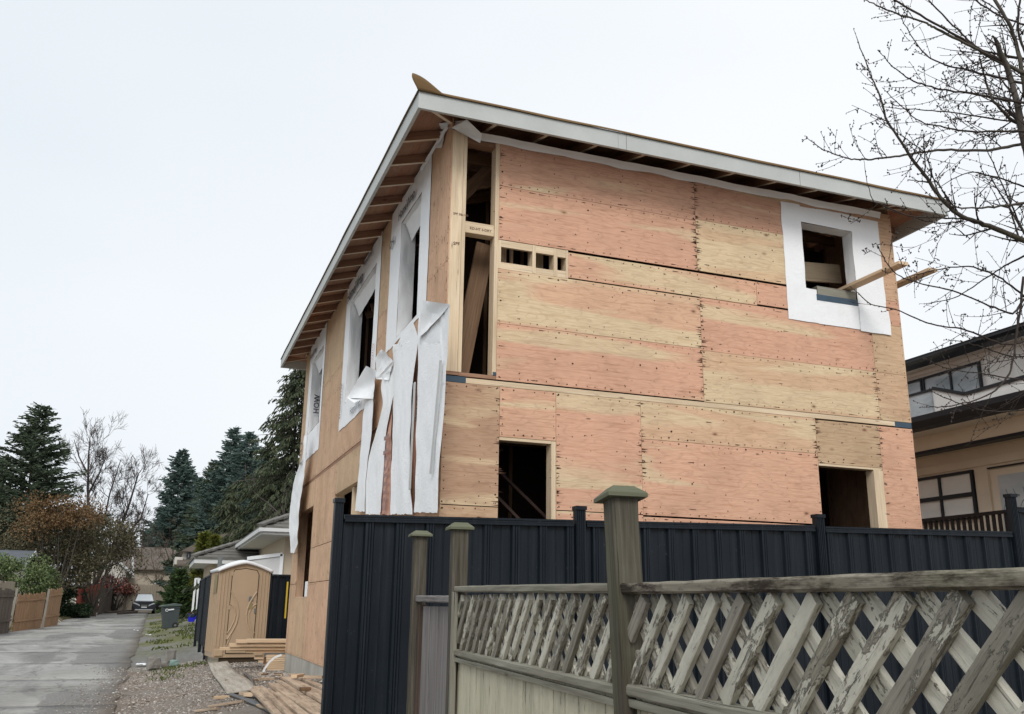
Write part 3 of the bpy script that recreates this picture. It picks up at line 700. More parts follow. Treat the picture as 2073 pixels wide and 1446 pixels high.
strip('hanging_wrap', [c3(700, 320), c3(662, 400), cc(385, 0), cc(388, 300), cc(385, 600), cc(375, 1000), cc(362, 1372)],
      [c3(765, 235), c3(786, 300), cc(585, 0), cc(548, 300), cc(532, 600), cc(522, 1000), cc(545, 1372)], HX-.09, seed=11)
strip('hanging_wrap', [cc(550, 300), cc(545, 600), cc(535, 1000), cc(548, 1372)], [cc(592, 100), cc(578, 600), cc(570, 1000), cc(556, 1372)], HX-.02, mat='pink', seed=12, nv=4, amp=.01)
strip('hanging_wrap', [cc(300, 260), cc(290, 340), cc(300, 500), cc(242, 720), cc(192, 900), cc(168, 1100), cc(162, 1372)],
      [cc(382, 130), cc(382, 300), cc(352, 500), cc(312, 700), cc(300, 850), cc(285, 1050), cc(262, 1372)], HX-.12, seed=21, tilt=-.03)
strip('hanging_wrap', [cc(345, 480), cc(312, 700), cc(298, 850), cc(284, 1050), cc(260, 1372)],
      [cc(378, 480), cc(374, 720), cc(370, 950), cc(366, 1150), cc(362, 1372)], HX-.07, mat='pink', seed=22, nv=6, amp=.012)
quad_sheet('wrap_fold', [onX(*cc(246, 272), HX-.14), onX(*cc(244, 95), HX-.17), onX(*cc(290, 22), HX-.17), onX(*cc(385, 125), HX-.12)], .03, seed=24)
quad_sheet('wrap_fold', [onX(*cc(246, 272), HX-.14), onX(*cc(385, 125), HX-.12), onX(*cc(350, 280), HX-.12), onX(*cc(300, 275), HX-.13)], .02, seed=25)
strip('hanging_wrap', [cc(160, 465), cc(132, 700), cc(112, 1000), cc(80, 1345)], [cc(225, 430), cc(212, 700), cc(172, 1000), cc(156, 1350)], HX-.08, seed=31, nv=8)
quad_sheet('wrap_fold', [onX(*cc(8, 425), HX-.20), onX(*cc(165, 165), HX-.12), onX(*cc(247, 200), HX-.08), onX(*cc(222, 432), HX-.10)], .09, seed=33)
quad_sheet('wrap_fold', [onX(*cc(8, 425), HX-.20), onX(*cc(95, 352), HX-.10), onX(*cc(215, 385), HX-.06), onX(*cc(70, 466), HX-.2)], .03, seed=35)
strip('hanging_wrap', [c3(205, 830), c3(192, 950), c3(150, 1060), c3(130, 1150), c3(121, 1300), c3(128, 1445)],
      [c3(219, 830), c3(207, 960), c3(192, 1090), c3(180, 1200), c3(165, 1380), c3(150, 1445)], HX-.12, seed=41, nv=8, amp=.04)
for a, c in ((cc(772, 120), cc(690, 1042)), (cc(560, 300), cc(520, 1172))):
    X = HX-.135 if a[0] > 880 else HX-.125
    b = MB(); b.beam(onX(*a, X), onX(*c, X), .012, .05, (0, 1, 0)); b.build('metal_strip', M['fascia'], house)
M['printfaint'] = m_plain('wrap_print_faint', (.30, .17, .15), .6, .02)
# ---- printed letters
def letters(body, size, org, xd, yd, mat, parent, name='lettering', mirror=False):
    cu = bpy.data.curves.new(name, 'FONT'); cu.body = body; cu.size = size; cu.resolution_u = 2; cu.offset = size*.018
    tmp = bpy.data.objects.new(name, cu); COL.objects.link(tmp)
    me = bpy.data.meshes.new_from_object(tmp.evaluated_get(bpy.context.evaluated_depsgraph_get()))
    bpy.data.objects.remove(tmp); xd, yd = Vector(xd).normalized(), Vector(yd).normalized()
    if mirror: yd = -yd
    zd = xd.cross(yd)
    me.transform(Matrix(((xd.x, yd.x, zd.x, org[0]), (xd.y, yd.y, zd.y, org[1]), (xd.z, yd.z, zd.z, org[2]), (0, 0, 0, 1))))
    me.materials.clear(); me.materials.append(M[mat]); o = bpy.data.objects.new(name, me); COL.objects.link(o); o.parent = parent; return o
XD = (0, -1, 0)
p = onX(*cc(352, 700), HX-.115)
letters('HomeWrap', .36, (p.x, p.y-.0, p.z), (0, .02, -1), (0, 1, 0), 'printfaint', house, mirror=False)
letters('OH', .17, (HX-.03, 11.20, 6.22), XD, (0, 0, 1), 'print', house)
letters('HomeWrap', .17, (HX-.03, 10.75, 6.46), (0, -1, .0), (0, 0, 1), 'print', house)
letters('HomeWrap', .26, (HX-.03, 14.25, 6.42), (0, -1, .0), (0, 0, 1), 'print', house)
letters('HomeWrap', .13, (HX-.03, 13.0, 6.62), (0, -1, 0), (0, 0, 1), 'print', house)
letters('Typical Tyvek'.replace('Typical Tyvek', 'HomeWrap'), .16, (HX-.03, 13.4, 4.40), XD, (0, 0, 1), 'printpale', house)
letters('HomeWrap', .12, (HX-.03, 14.22, 4.5), (0, 0, 1), (0, 1, 0), 'print', house)
letters('HomeWrap', .16, (HX-.03, 18.25, 6.46), XD, (0, 0, 1), 'print', house)
letters('HOW', .15, (HX+.17, 17.91, 5.30), (0, 0, 1), (-1, 0, 0), 'print', house)
letters('OU', .30, tuple(onX(*c3(178, 985), HX-.17)), (0, 0, 1), (0, 1, 0), 'print', house)
letters('HomeWrap', .09, (HX-.03, 11.92, 4.7), (0, 0, 1), (0, 1, 0), 'printred', house)
letters('HomeWrap', .07, (HX-.03, 16.50, 4.6), (0, 0, 1), (0, 1, 0), 'printred', house)
letters('HomeWrap', .12, tuple(onX(*cc(584, 190), HX-.06)), (0, 0, -1), (0, -1, 0), 'print', house)
# stamp marks
letters('SPF 38x140', .035, (2.49, HY-.0045, 5.62), (1, 0, 0), (0, 0, 1), 'smear', house, 'grade_stamp')
letters('SPF', .05, (2.50, HY-.0045, 5.28), (1, 0, 0), (0, 0, 1), 'smear', house, 'grade_stamp')
letters('KD-HT S-DRY', .04, (2.68, HY+.0105, 5.49), (1, 0, 0), (0, 0, 1), 'smear', house, 'grade_stamp')
rebase(house, (HX, HY, 0))

# loose boards out of the right window and off the far side (lifted away, so things)
def plank(name, label, p0, p1, w, h, mat, group=None, up=(0, 0, 1), cat='board'):
    b = MB(); b.worn(p0, p1, w, h, up, seg=6, ch=.003, jit=.001); o = b.build(name, M[mat], None, origin=Vector(p0)); return tag(o, label, cat, group)
e = onX(1829, 531, 7.60); plank('plank', 'pale plank sticking out over the sill of the wrapped right window', (7.60, 9.6, e.z-.01), (7.60, e.y, e.z-.01), .14, .038, 'cleanlumber')
e = onX(1889, 546, 8.62); plank('plank', 'plank end poking past the right corner of the plywood house', (8.62, 9.9, e.z), (8.62, e.y, e.z), .14, .038, 'cleanlumber')
b = MB(); b.beam((8.62, 9.0, e.z-.04), (8.38, 9.0, e.z-.04), .09, .04); o = b.build('bracket', M['cleanlumber'], None)
tag(o, 'short wooden bracket carrying the plank on the house right side', 'bracket')
plank('plank', 'wide tan board lying inside behind the right window', onY(1600, 548, HY+.6), onY(1700, 556, HY+.6), .04, .26, 'stud')

# ------------------------------------------------------------------ black metal fence
bf = thing('metal_fence', 'tall black corrugated metal fence between the plywood house and the wooden lattice fence', 'fence')
FY = 7.0
def fence_profile(x0, x1):
    """corrugated sheet section: list of (x, dy)"""
    P = 0.24; pts = []; x = x0
    k = math.floor(x0/P)
    while k*P < x1:
        b0 = k*P
        for dx, dy in ((0, .012), (.020, .012), (.024, .006), (.028, .012), (.040, .012), (.044, .006), (.048, .012), (.062, .012), (.074, -.014), (.140, -.014), (.144, -.018), (.150, -.018), (.154, -.014), (.228, -.014)):
            q = b0+dx
            if x0 < q < x1: pts.append((q, dy))
        k += 1
    return [(x0, pts[0][1])]+pts+[(x1, pts[-1][1])]
def metal_bay(par, x0, x1, z0, zt0, zt1, posts=(True, True), ztop=(0, 0), Y=FY):
    n = max(1, round((x1-x0)/.8)); w = (x1-x0)/n
    def zt(x): return zt0+(zt1-zt0)*(x-x0)/(x1-x0)
    for i in range(n):
        pr = fence_profile(x0+i*w+.001, x0+(i+1)*w+.002); b = MB(); dy = .0015*(i % 2)
        for (a, c) in zip(pr[:-1], pr[1:]):
            b.face([(a[0], Y-a[1]-dy, z0), (c[0], Y-c[1]-dy, z0), (c[0], Y-c[1]-dy, zt(c[0])-.03), (a[0], Y-a[1]-dy, zt(a[0])-.03)])
        o = b.build('corrugated_sheet', M['steel'], par); s = o.modifiers.new('s', 'SOLIDIFY'); s.thickness = .0012
    b = MB()
    for dz, hh, dd in ((-.008, .016, .024), (-.026, .016, .019), (-.045, .018, .026)):
        b.beam((x0+.02, Y, zt0+dz), (x1-.02, Y, zt1+dz), dd*2, hh)
    b.build('top_rail', M['steel'], par)
    b = MB(); b.beam((x0+.02, Y, z0+.02), (x1-.02, Y, z0+.02), .05, .05); b.build('bottom_rail', M['steel'], par)
def metal_post(par, x, z0, z1, Y=FY, w=.085):
    b = MB(); h = w/2
    b.box(x-h, x+h, Y-.034, Y+.034, z0, z1, 'z')
    for k in (-.028, -.010, .010, .028): b.box(x+k-.004, x+k+.004, Y-.040, Y-.0335, z0, z1-.01, 'z')
    o = b.build('post', M['steel'], par)
    c = MB(); c.box(x-h-.006, x+h+.006, Y-.048, Y+.044, z1-.028, z1+.004); c.build('cap', M['steel'], o)
    return o
for x0, x1, a, c in ((1.255, 3.20, 2.316, 2.359), (3.28, 5.64, 2.361, 2.416), (5.72, 8.08, 2.411, 2.455), (8.16, 10.6, 2.71, 2.73)):
    metal_bay(bf, x0, x1, .28, a, c)
for x, z, w in ((1.225, 2.43, .065), (3.24, 2.47, .085), (5.68, 2.515, .085), (8.12, 2.835, .085), (10.64, 2.9, .085)): metal_post(bf, x, .05, z, w=w)
b = MB(); b.box(1.2, 10.7, FY-.05, FY+.05, -.1, .278); b.build('base_board', M['oldrail'], bf)
rebase(bf, (1.2, FY, 0))

# ------------------------------------------------------------------ wooden fence with lattice top
FA, FB = Vector((1.376, 2.66)), Vector((1.59, 5.07)); FD = (FB-FA).normalized(); FN = Vector((-FD.y, FD.x))   # FN points to the camera side
def fpnt(s, z, off=0):
    """s metres along the fence from the near post (away = +), off towards the camera"""
    q = FA+FD*s+FN*off; return Vector((q.x, q.y, z))
wf = thing('wooden_fence', 'weathered cream board fence with lattice top and mossy posts in the foreground', 'fence')
AX = Vector((FD.x, FD.y, 0)); NX = Vector((FN.x, FN.y, 0))
def wpost(s, z0, z1, off, w, lean=0, capw=.14, seed=0, mat='oldpost'):
    top = fpnt(s+lean, z1, off); bot = fpnt(s, z0, off)
    b = MB(); b.worn(bot, top, w, w, AX, seg=30, ch=.006, jit=.0012); p = b.build('post', M[mat], wf)
    d = (top-bot).normalized(); side = d.cross(AX).normalized(); u = side.cross(d)
    c = MB()
    def ring(h, z): return [top+d*z+side*(i*h)+u*(j*h) for i, j in ((-1, -1), (1, -1), (1, 1), (-1, 1))]
    rs = [ring(capw*.5, 0), ring(capw*.5, .012), ring(capw*.47, .017), ring(capw*.30, .036), ring(capw*.27, .040)]
    for a, e_ in zip(rs[:-1], rs[1:]):
        for k in range(4):
            q = [a[k], a[(k+1) % 4], e_[(k+1) % 4], e_[k]]; c.face(q, [(0+seed, 0), (.1+seed, 0), (.1+seed, .02), (0+seed, .02)])
    c.face(rs[-1], [(seed, 0), (seed+.08, 0), (seed+.08, .08), (seed, .08)]); c.face(rs[0][::-1], [(seed, 0), (seed+.1, 0), (seed+.1, .1), (seed, .1)])
    o = c.build('post_cap', M['oldcap'], p); m = o.modifiers.new('b', 'BEVEL'); m.width = .003; m.segments = 2
    return p
wpost(-.20, -.1, 1.99, .0, .088, lean=.195, capw=.135, seed=3)
wpost(2.42, 0, 2.075, .0, .09, capw=.14, seed=9)
wpost(3.72, 0, 2.125, .0, .09, capw=.15, seed=14)
wpost(-2.45, -.1, 1.98, .0, .088, capw=.135, seed=23)
SP, SW = .1435, .043
def bay(s0, s1, zr0, zr1, zl, first_front, first_back, tmat, slat_hi, cut0=None):
    """s0 near end, s1 far end; rail tops zr0/zr1; lower rail top zl"""
    b = MB(); b.worn(fpnt(s0, zr0-.017, .004), fpnt(s1, zr1-.017, .004), .060, .032, jit=.0012); b.build('top_rail', M[tmat], wf)
    b = MB(); b.worn(fpnt(s0, zl-.016, .004), fpnt(s1, zl-.016, .004), .058, .034, jit=.0012); b.build('lower_rail', M['oldrail'], wf)
    b = MB(); b.worn(fpnt(s0, zl-.052, .020), fpnt(s1, zl-.052, .020), .016, .022, seg=8, ch=.002); b.build('trim_strip', M['oldrail'], wf)
    zlo, zhi = zl+.002, min(zr0, zr1)-.034
    for layer, sign, off, mat in (('f', -1, .0085, 0), ('b', 1, -.0105, 1)):
        k = -30
        while True:
            sb = s0+(first_front if sign < 0 else first_back)+k*SP; k += 1
            if sb > s1+.4: break
            H = zhi-zlo; st = sb+sign*H*1.04
            # clip to the bay
            a, c = (sb, zlo), (st, zhi)
            lo, hi = s0+.02, s1-.02
            def at(s): t = (s-sb)/(st-sb); return (s, zlo+(zhi-zlo)*t)
            pts = []
            smin, smax = min(sb, st), max(sb, st)
            if smax < lo or smin > hi or (sign < 0 and cut0 and sb > cut0): continue
            if a[0] < lo: a = at(lo)
            if a[0] > hi: a = at(hi)
            if c[0] < lo: c = at(lo)
            if c[0] > hi: c = at(hi)
            if math.hypot(a[0]-c[0], a[1]-c[1]) < .05: continue
            w = SW*rnd.uniform(.93, 1.07); j = rnd.uniform(-.006, .006)
            b = MB(); b.worn(fpnt(a[0]+j, a[1], off), fpnt(c[0]+j+rnd.uniform(-.005, .005), c[1], off), .017, w, (0, 0, 1), jit=.0018, ch=.0025)
            b.build('lattice_slat', M['slat' if rnd.random() < (.72 if layer == 'b' else .6) else 'slatb'], wf)
    s = s0+.01
    while s < s1-.01:
        w = min(rnd.uniform(.132, .142), s1-s); b = MB()
        b.obox((fpnt(s+w/2, (zl-.035-.05)/2+.0, -.006+rnd.uniform(-.002, .002))), ((0, 0, 1), AX, NX), ((zl-.035+.05)/2, w/2-.0012, .009)); b.build('fence_board', M['cream'], wf); s += w
    b = MB(); b.worn(fpnt(s0, .28, -.05), fpnt(s1, .28, -.05), .038, .089, seg=6); b.build('back_rail', M['oldrail'], wf)
bay(-2.40, -.07, 1.714, 1.727, 1.433, 2.162, 1.652, 'toprail', -.15)
bay(.0, 2.375, 1.730, 1.762, 1.424, .106, .046, 'oldrail', 0)
M['gatebrown'] = m_wood('brown_gate_stile', (.055, .038, .03), (.085, .06, .048), (.12, .09, .075), .4)
# narrow grey gate bay between the two far posts
b = MB(); b.worn(fpnt(2.47, 1.69, .0), fpnt(3.67, 1.70, .0), .05, .042, seg=10); b.build('top_rail', M['greyboard'], wf)
b = MB(); b.worn(fpnt(3.60, .2, -.01), fpnt(3.60, 1.66, -.01), .05, .07, AX, seg=12); b.build('gate_stile', M['gatebrown'], wf)
s = 2.47
while s < 3.55:
    b = MB(); b.obox(fpnt(s+.068, .83, -.02+rnd.uniform(-.002, .002)), ((0, 0, 1), AX, NX), (.82, .067, .009)); b.build('gate_board', M['greyboard'], wf); s += .137
b = MB(); b.worn(fpnt(2.362, .0, .03), fpnt(2.362, 1.73, .03), .03, .05, AX, seg=14); b.build('edge_batten', M['oldrail'], wf)
b = MB(); b.worn(fpnt(.052, .0, -.03), fpnt(.052, 1.69, -.03), .05, .02, AX, seg=14); b.build('edge_batten', M['oldpost'], wf)
b = MB(); b.worn(fpnt(-.065, .0, -.03), fpnt(-.065, 1.69, -.03), .05, .03, AX, seg=14); b.build('edge_batten', M['oldpost'], wf)
rebase(wf, (FA.x, FA.y, 0))

# ------------------------------------------------------------------ neighbour house at the right
M['stucco'] = m_plain('beige_siding', (.80, .70, .55), .85, .04, 2, bumpd=.001)
M['soffb'] = m_plain('beige_soffit', (.78, .69, .56), .85, .04)
M['whitewall'] = m_plain('off_white_siding', (.85, .84, .81), .8, .04)
M['gutter'] = m_plain('dark_gutter', (.012, .014, .018), .4, .1, spec=.5)
M['brownrail'] = m_plain('dark_rail', (.012, .009, .009), .5)
M['wframe'] = m_plain('dark_window_frame', (.02, .024, .03), .45)
M['shingle'] = m_wood('dark_shingles', (.03, .032, .036), (.045, .047, .05), (.07, .07, .07), .3)
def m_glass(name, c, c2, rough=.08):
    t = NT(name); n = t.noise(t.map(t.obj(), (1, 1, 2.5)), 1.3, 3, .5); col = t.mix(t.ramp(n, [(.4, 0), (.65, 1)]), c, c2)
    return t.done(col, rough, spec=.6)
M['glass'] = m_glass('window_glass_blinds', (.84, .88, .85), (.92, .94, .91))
M['glasssky'] = m_glass('window_glass_sky_tone', (.34, .40, .44), (.62, .68, .72))  # pale blue base stands in for sky reflected in the glass
M['frost'] = m_glass('frosted_door_glass', (.50, .56, .58), (.66, .71, .72), .3)
M['etch'] = m_plain('etched_scroll', (.20, .24, .26), .4)
nh = thing('neighbour_house', 'finished beige and white house with dark gutters at the right edge', 'house')
def nb(name, mat, x0, x1, y0, y1, z0, z1, g='y', parent=nh):
    b = MB(); b.box(x0, x1, y0, y1, z0, z1, g); return b.build(name, M[mat], parent)
Y0, Y1 = 5.5, 20
# upper storey set back at x = 12.6
nb('upper_wall', 'whitewall', 12.25, 12.8, Y0, Y1, 4.4, 6.0)
nb('wall_trim', 'whitewall', 12.22, 12.25, Y0, Y1, 5.70, 5.76); nb('wall_trim', 'whitewall', 12.22, 12.25, Y0, Y1, 5.78, 5.80)
nb('upper_soffit', 'whitewall', 12.0, 12.8, Y0, Y1, 5.80, 5.83)
b = MB(); b.prism([(11.86, 5.80), (12.02, 5.76), (12.02, 5.86), (11.80, 5.90), (11.80, 5.84)], 1, Y0, Y1); b.build('upper_gutter', M['gutter'], nh)
b = MB(); b.prism([(11.78, 5.89), (12.02, 5.86), (16, 7.2), (16, 7.26)], 1, Y0, Y1); b.build('upper_roof', M['shingle'], nh)
def win(par, X, y0, y1, z0, z1, ncol, nrow, mat, fr=.035, d=.05):
    f = MB(); f.box(X-d, X, y0, y0+fr, z0, z1, 'z'); f.box(X-d, X, y1-fr, y1, z0, z1, 'z'); f.box(X-d, X, y0+fr, y1-fr, z0, z0+fr, 'y'); f.box(X-d, X, y0+fr, y1-fr, z1-fr, z1, 'y')
    for k in range(1, ncol): y = y0+(y1-y0)*k/ncol; f.box(X-d+.004, X, y-fr/2, y+fr/2, z0+fr, z1-fr, 'z')
    for k in range(1, nrow): z = z0+(z1-z0)*k/nrow; f.box(X-d+.002, X, y0+fr, y1-fr, z-fr*.7, z+fr*.7, 'y')
    w = f.build('window', M['wframe'], par)
    for i in range(ncol):
        for j in range(nrow):
            p = MB(); a = y0+(y1-y0)*i/ncol; c = y0+(y1-y0)*(i+1)/ncol; e_ = z0+(z1-z0)*j/nrow; g_ = z0+(z1-z0)*(j+1)/nrow
            p.box(X-.018, X-.010, a+.02, c-.02, e_+.02, g_-.02, 'z'); p.build('pane', M[mat], w)
    return w
win(nh, 12.245, 10.78, 12.0, 5.05, 5.64, 2, 1, 'glasssky'); win(nh, 12.245, 12.02, 14.5, 5.05, 5.64, 3, 1, 'glasssky')
for y in (10.68,): nb('wall_trim', 'whitewall', 12.21, 12.25, y-.08, y, 4.9, 5.74, 'z')
nb('wall_trim', 'whitewall', 12.21, 12.25, 10.1, 10.16, 4.9, 5.70, 'z')
# balcony parapet with dark cap
pts = [(12.05, Y0, 5.22), (12.05, 11.0, 5.10), (12.05, 11.65, 5.34), (12.05, 12.5, 5.34)]
par = MB()
for a, c in ((pts[0], pts[1]), (pts[1], pts[2])):
    par.face([(12.06, a[1], 4.80), (12.06, a[1], a[2]), (12.06, c[1], c[2]), (12.06, c[1], 4.80)][::-1]); par.face([(12.16, a[1], 4.80), (12.16, a[1], a[2]), (12.16, c[1], c[2]), (12.16, c[1], 4.80)])
par.box(12.06, 12.16, 11.64, 11.66, 4.8, 5.33); par.build('balcony_wall', M['whitewall'], nh)
for a, c in ((pts[0], pts[1]), (pts[1], pts[2])):
    b = MB(); b.beam((12.11, a[1], a[2]+.02), (12.11, c[1], c[2]+.02), .14, .055); b.build('parapet_cap', M['gutter'], nh)
nb('glass_screen', 'glasssky', 12.10, 12.11, 11.66, 13.4, 4.85, 5.33); nb('screen_rail', 'gutter', 12.08, 12.13, 11.66, 13.4, 5.33, 5.37)
# lower roof, gutter, porch beam, ceiling
shg = None
for k in range(7):
    x0 = 11.62+k*.10; z0 = 4.79+k*.033
    b = MB(); b.prism([(x0-.005, z0-.002), (x0+.11, z0+.036), (x0+.11, z0+.05), (x0-.005, z0+.014)], 1, Y0, 11.7+.1*(k < 2)); b.build('shingle_course', M['shingle'], nh)
b = MB(); b.prism([(11.52, 4.60), (11.62, 4.56), (11.62, 4.78), (11.48, 4.79), (11.48, 4.70)], 1, Y0, Y1); b.build('lower_gutter', M['gutter'], nh)
nb('eave_soffit', 'soffb', 11.62, 12.02, Y0, Y1, 4.555, 4.57)
nb('porch_beam', 'stucco', 12.0, 12.2, Y0, Y1, 4.315, 4.555); nb('beam_strip', 'wframe', 11.985, 12.2, Y0, Y1, 4.265, 4.315)
nb('porch_ceiling', 'soffb', 12.2, 13.0, Y0, Y1, 4.30, 4.33)
X = 12.5; k = X/12
def zz(z): return 1.65+(z-1.65)*k
nb('back_wall', 'stucco', X, X+.2, Y0, Y1, -.2, 4.30); nb('trim_band', 'stucco', X-.03, X, Y0, Y1, zz(3.87)+.03, zz(4.02)); nb('trim_band', 'soffb', X-.034, X, Y0, Y1, zz(4.02), zz(4.035))
nb('wall_trim', 'stucco', X-.03, X, 10.68*k, 10.92*k, .5, zz(3.86), 'z')
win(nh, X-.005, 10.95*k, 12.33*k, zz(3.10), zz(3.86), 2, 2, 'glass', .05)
dr = MB(); dr.box(X-.06, X-.01, 9.70*k, 10.60*k, .6, zz(3.80), 'z'); door = dr.build('door', M['stucco'], nh)
nb('door_glass', 'frost', X-.068, X-.061, 9.80*k, 10.46*k, 1.4, zz(3.70), 'z', door)
nb('door_header', 'wframe', X-.05, X-.01, 9.65*k, 10.66*k, zz(3.83), zz(3.85))
for cy_, r0, r1 in ((10.2*k, .16, .0), (10.02*k, .12, .5), (10.33*k, .1, .2)):
    b = MB(); P = []
    for q in range(22):
        t = q/21*5.2+r1; r = r0*(1-.10*q/3); r = max(.02, r0*(1-q/26)); P.append((X-.07, cy_+r*math.cos(t), zz(3.1)+.14*q/8+r*math.sin(t)+.05))
    b.tube(P, .006, 4); b.build('etched_scroll', M['etch'], door)
# deck railing
RXX = 11.7; kk = RXX/12
zr_ = 1.65+(3.18-1.65)*kk
b = MB(); b.box(RXX-.03, RXX+.03, 8.0, 13.5, zr_-.05, zr_, 'y'); b.build('hand_rail', M['brownrail'], nh)
y = 8.05
while y < 13.4:
    b = MB(); b.box(RXX-.02, RXX+.02, y, y+.04, 2.2, zr_-.052, 'z'); b.build('baluster', M['brownrail'], nh); y += .115*kk*1.0
b = MB(); b.box(RXX-.04, RXX+1.6, 8.0, 13.5, 2.0, 2.2); b.build('deck', M['brownrail'], nh)
nb('lower_wall', 'stucco', RXX+.2, RXX+.3, Y0, Y1, -.3, 2.0)
rebase(nh, (12, 10, 0))
# ------------------------------------------------------------------ ground, lane, gravel
def m_ground():
    t = NT('dirt_ground'); p = t.pos(); s = t.n('SeparateXYZ'); t.l(p, s.inputs[0])
    a = t.noise(p, .9, 5, .65); b = t.noise(p, 9, 5, .7); c = t.noise(p, 55, 4, .7)
    dirt = t.ramp(b, [(.3, (.16, .125, .10)), (.5, (.27, .22, .18)), (.7, (.38, .335, .29))])
    grav = t.ramp(c, [(.35, (.15, .135, .12)), (.55, (.31, .285, .255)), (.7, (.46, .43, .40))])
    col = t.mix(t.ramp(a, [(.4, 0), (.62, 1)]), dirt, grav)
    moss = t.ramp(b, [(.3, (.09, .095, .04)), (.55, (.19, .195, .08)), (.75, (.30, .28, .15))])
    fy = t.math('MULTIPLY', t.ramp(t.math('DIVIDE', s.outputs[1], 100), [(.26, 0), (.32, 1)]), t.ramp(t.noise(t.map(p, (1, .45, 1)), .5, 6, .7), [(.43, 0), (.56, .9)]))
    grey = t.ramp(b, [(.3, (.17, .165, .155)), (.7, (.33, .32, .30))])
    far = t.mix(t.ramp(t.math('DIVIDE', s.outputs[1], 100), [(.225, 0), (.25, 1)]), col, grey)
    col = t.mix(fy, far, moss)
    return t.done(col, .95, t.math('ADD', b, c), .03, .1)
M['ground'] = m_ground()
def m_lane():
    t = NT('worn_lane_concrete'); p = t.pos(); a = t.noise(t.map(p, (1, .45, 1)), .55, 5, .6, .6); b = t.noise(p, 6, 5, .7); c = t.noise(p, 70, 3, .7)
    col = t.mix(t.ramp(a, [(.35, 0), (.65, 1)]), (.27, .262, .245), (.42, .415, .395))
    col = t.mix(t.ramp(b, [(.45, 0), (.75, .5)]), col, (.19, .185, .17))
    pt = t.noise(t.map(p, (1.1, .35, 1), (4, 2, 0)), .5, 6, .62, .8)
    rough = t.ramp(c, [(.35, (.09, .09, .088)), (.65, (.26, .255, .245))])
    col = t.mix(t.ramp(pt, [(.50, 0), (.60, .75)]), col, rough)
    sp = t.n('SeparateXYZ'); t.l(p, sp.inputs[0]); wob = t.math('MULTIPLY', t.math('SUBTRACT', t.noise(t.map(p, (1.6, .6, 1)), 1.2, 6, .68), .5), 1.6)
    grit = t.noise(p, 40, 4, .8); pc = t.ramp(grit, [(.34, (.10, .096, .09)), (.5, (.21, .205, .195)), (.68, (.36, .35, .335))])
    for cx, cy, ax_, ay_ in ((-.95, 16.3, .62, 2.4), (-1.15, 28.5, .85, 5.0), (-.95, 42.5, .75, 6.5)):
        dx = t.math('DIVIDE', t.math('SUBTRACT', sp.outputs[0], cx), ax_); dy = t.math('DIVIDE', t.math('SUBTRACT', sp.outputs[1], cy), ay_)
        d = t.math('ADD', t.math('SQRT', t.math('ADD', t.math('MULTIPLY', dx, dx), t.math('MULTIPLY', dy, dy))), wob)
        col = t.mix(t.ramp(d, [(.86, .85), (.98, 0)]), col, pc)
    ed = t.math('ADD', t.math('SUBTRACT', sp.outputs[0], -.55), t.math('MULTIPLY', wob, .45))
    col = t.mix(t.ramp(t.math('ADD', ed, .5), [(.32, 0), (.62, .9)]), col, t.ramp(grit, [(.34, (.15, .125, .10)), (.66, (.36, .325, .285))]))
    cr = t.vor(t.vadd(t.map(p, (1, .8, 1)), t.vscale(t.noise(p, 2, 3, .5, 0, True), .5)), .55, 'DISTANCE_TO_EDGE')
    col = t.mix(t.ramp(cr, [(.003, .45), (.012, 0)]), col, (.06, .058, .05))
    return t.done(col, .92, t.math('ADD', b, t.math('MULTIPLY', grit, .8)), .014, .15)
M['lane'] = m_lane()
def m_rough(name, c0, c1, sc=45):
    t = NT(name); p = t.pos(); c = t.noise(p, sc, 4, .75); b = t.noise(p, 3, 4)
    col = t.mix(t.ramp(b, [(.4, 0), (.7, .4)]), t.ramp(c, [(.32, c0), (.66, c1)]), c0)
    return t.done(col, .95, c, .02, .15)
M['asphalt'] = m_rough('old_asphalt_patch', (.17, .168, .16), (.37, .36, .345), 28)
M['apron'] = m_rough('grey_apron', (.13, .13, .125), (.27, .265, .255), 30)
M['moss'] = m_rough('mossy_turf', (.11, .11, .05), (.27, .26, .13), 9)
M['drygrass'] = m_leaf('dry_grass', (.10, .095, .045), (.19, .17, .09), (.28, .24, .14), .8, 3)
M['grass'] = m_leaf('green_grass', (.05, .075, .02), (.10, .13, .035), (.17, .19, .06), .8, 3)
def m_stone():
    t = NT('gravel_stones'); g = t.n('NewGeometry'); col = t.ramp(g.outputs['Random Per Island'], [(0, (.12, .10, .08)), (.3, (.26, .22, .18)), (.7, (.38, .34, .30)), (.92, (.52, .50, .47)), (1, (.7, .68, .64))])
    return t.done(col, .9, t.noise(g.outputs['Position'], 40, 3), .004, .2)
M['stone'] = m_stone()
xs = [-160+8*k for k in range(18)]+[-14+1.0*k for k in range(10)]+[-4+.35*k for k in range(28)]+[6+2*k for k in range(8)]+[24+10*k for k in range(20)]
ys = [-30+4*k for k in range(9)]+[6+.45*k for k in range(60)]+[34+2*k for k in range(40)]+[116+8*k for k in range(40)]
gb = MB(); gb.v = [(x, y, ground_z(x, y)+.012*nz3(x*1.2, y*1.2, 0)*(1 if y < 40 else 0)) for x in xs for y in ys]
ny = len(ys)
for i in range(len(xs)-1):
    for j in range(ny-1): gb.f.append((i*ny+j, (i+1)*ny+j, (i+1)*ny+j+1, i*ny+j+1)); gb.uv.append([(0, 0)]*4)
gb.build('ground', M['ground'], None, True, kind='structure')
lane = bpy.data.objects.new('lane', None); COL.objects.link(lane); lane['kind'] = 'structure'
def edge_r(y): return -.42+.16*nz3(0, y*.5, 3)+.07*nz3(0, y*2.3, 5)-.10*sstep((y-40)/30)+.35*sstep((24-y)/6)*0
def edge_l(y): return -6.05+.016*max(0, y-30)+.012*max(0, y-45)+.12*nz3(5, y*.6, 3)
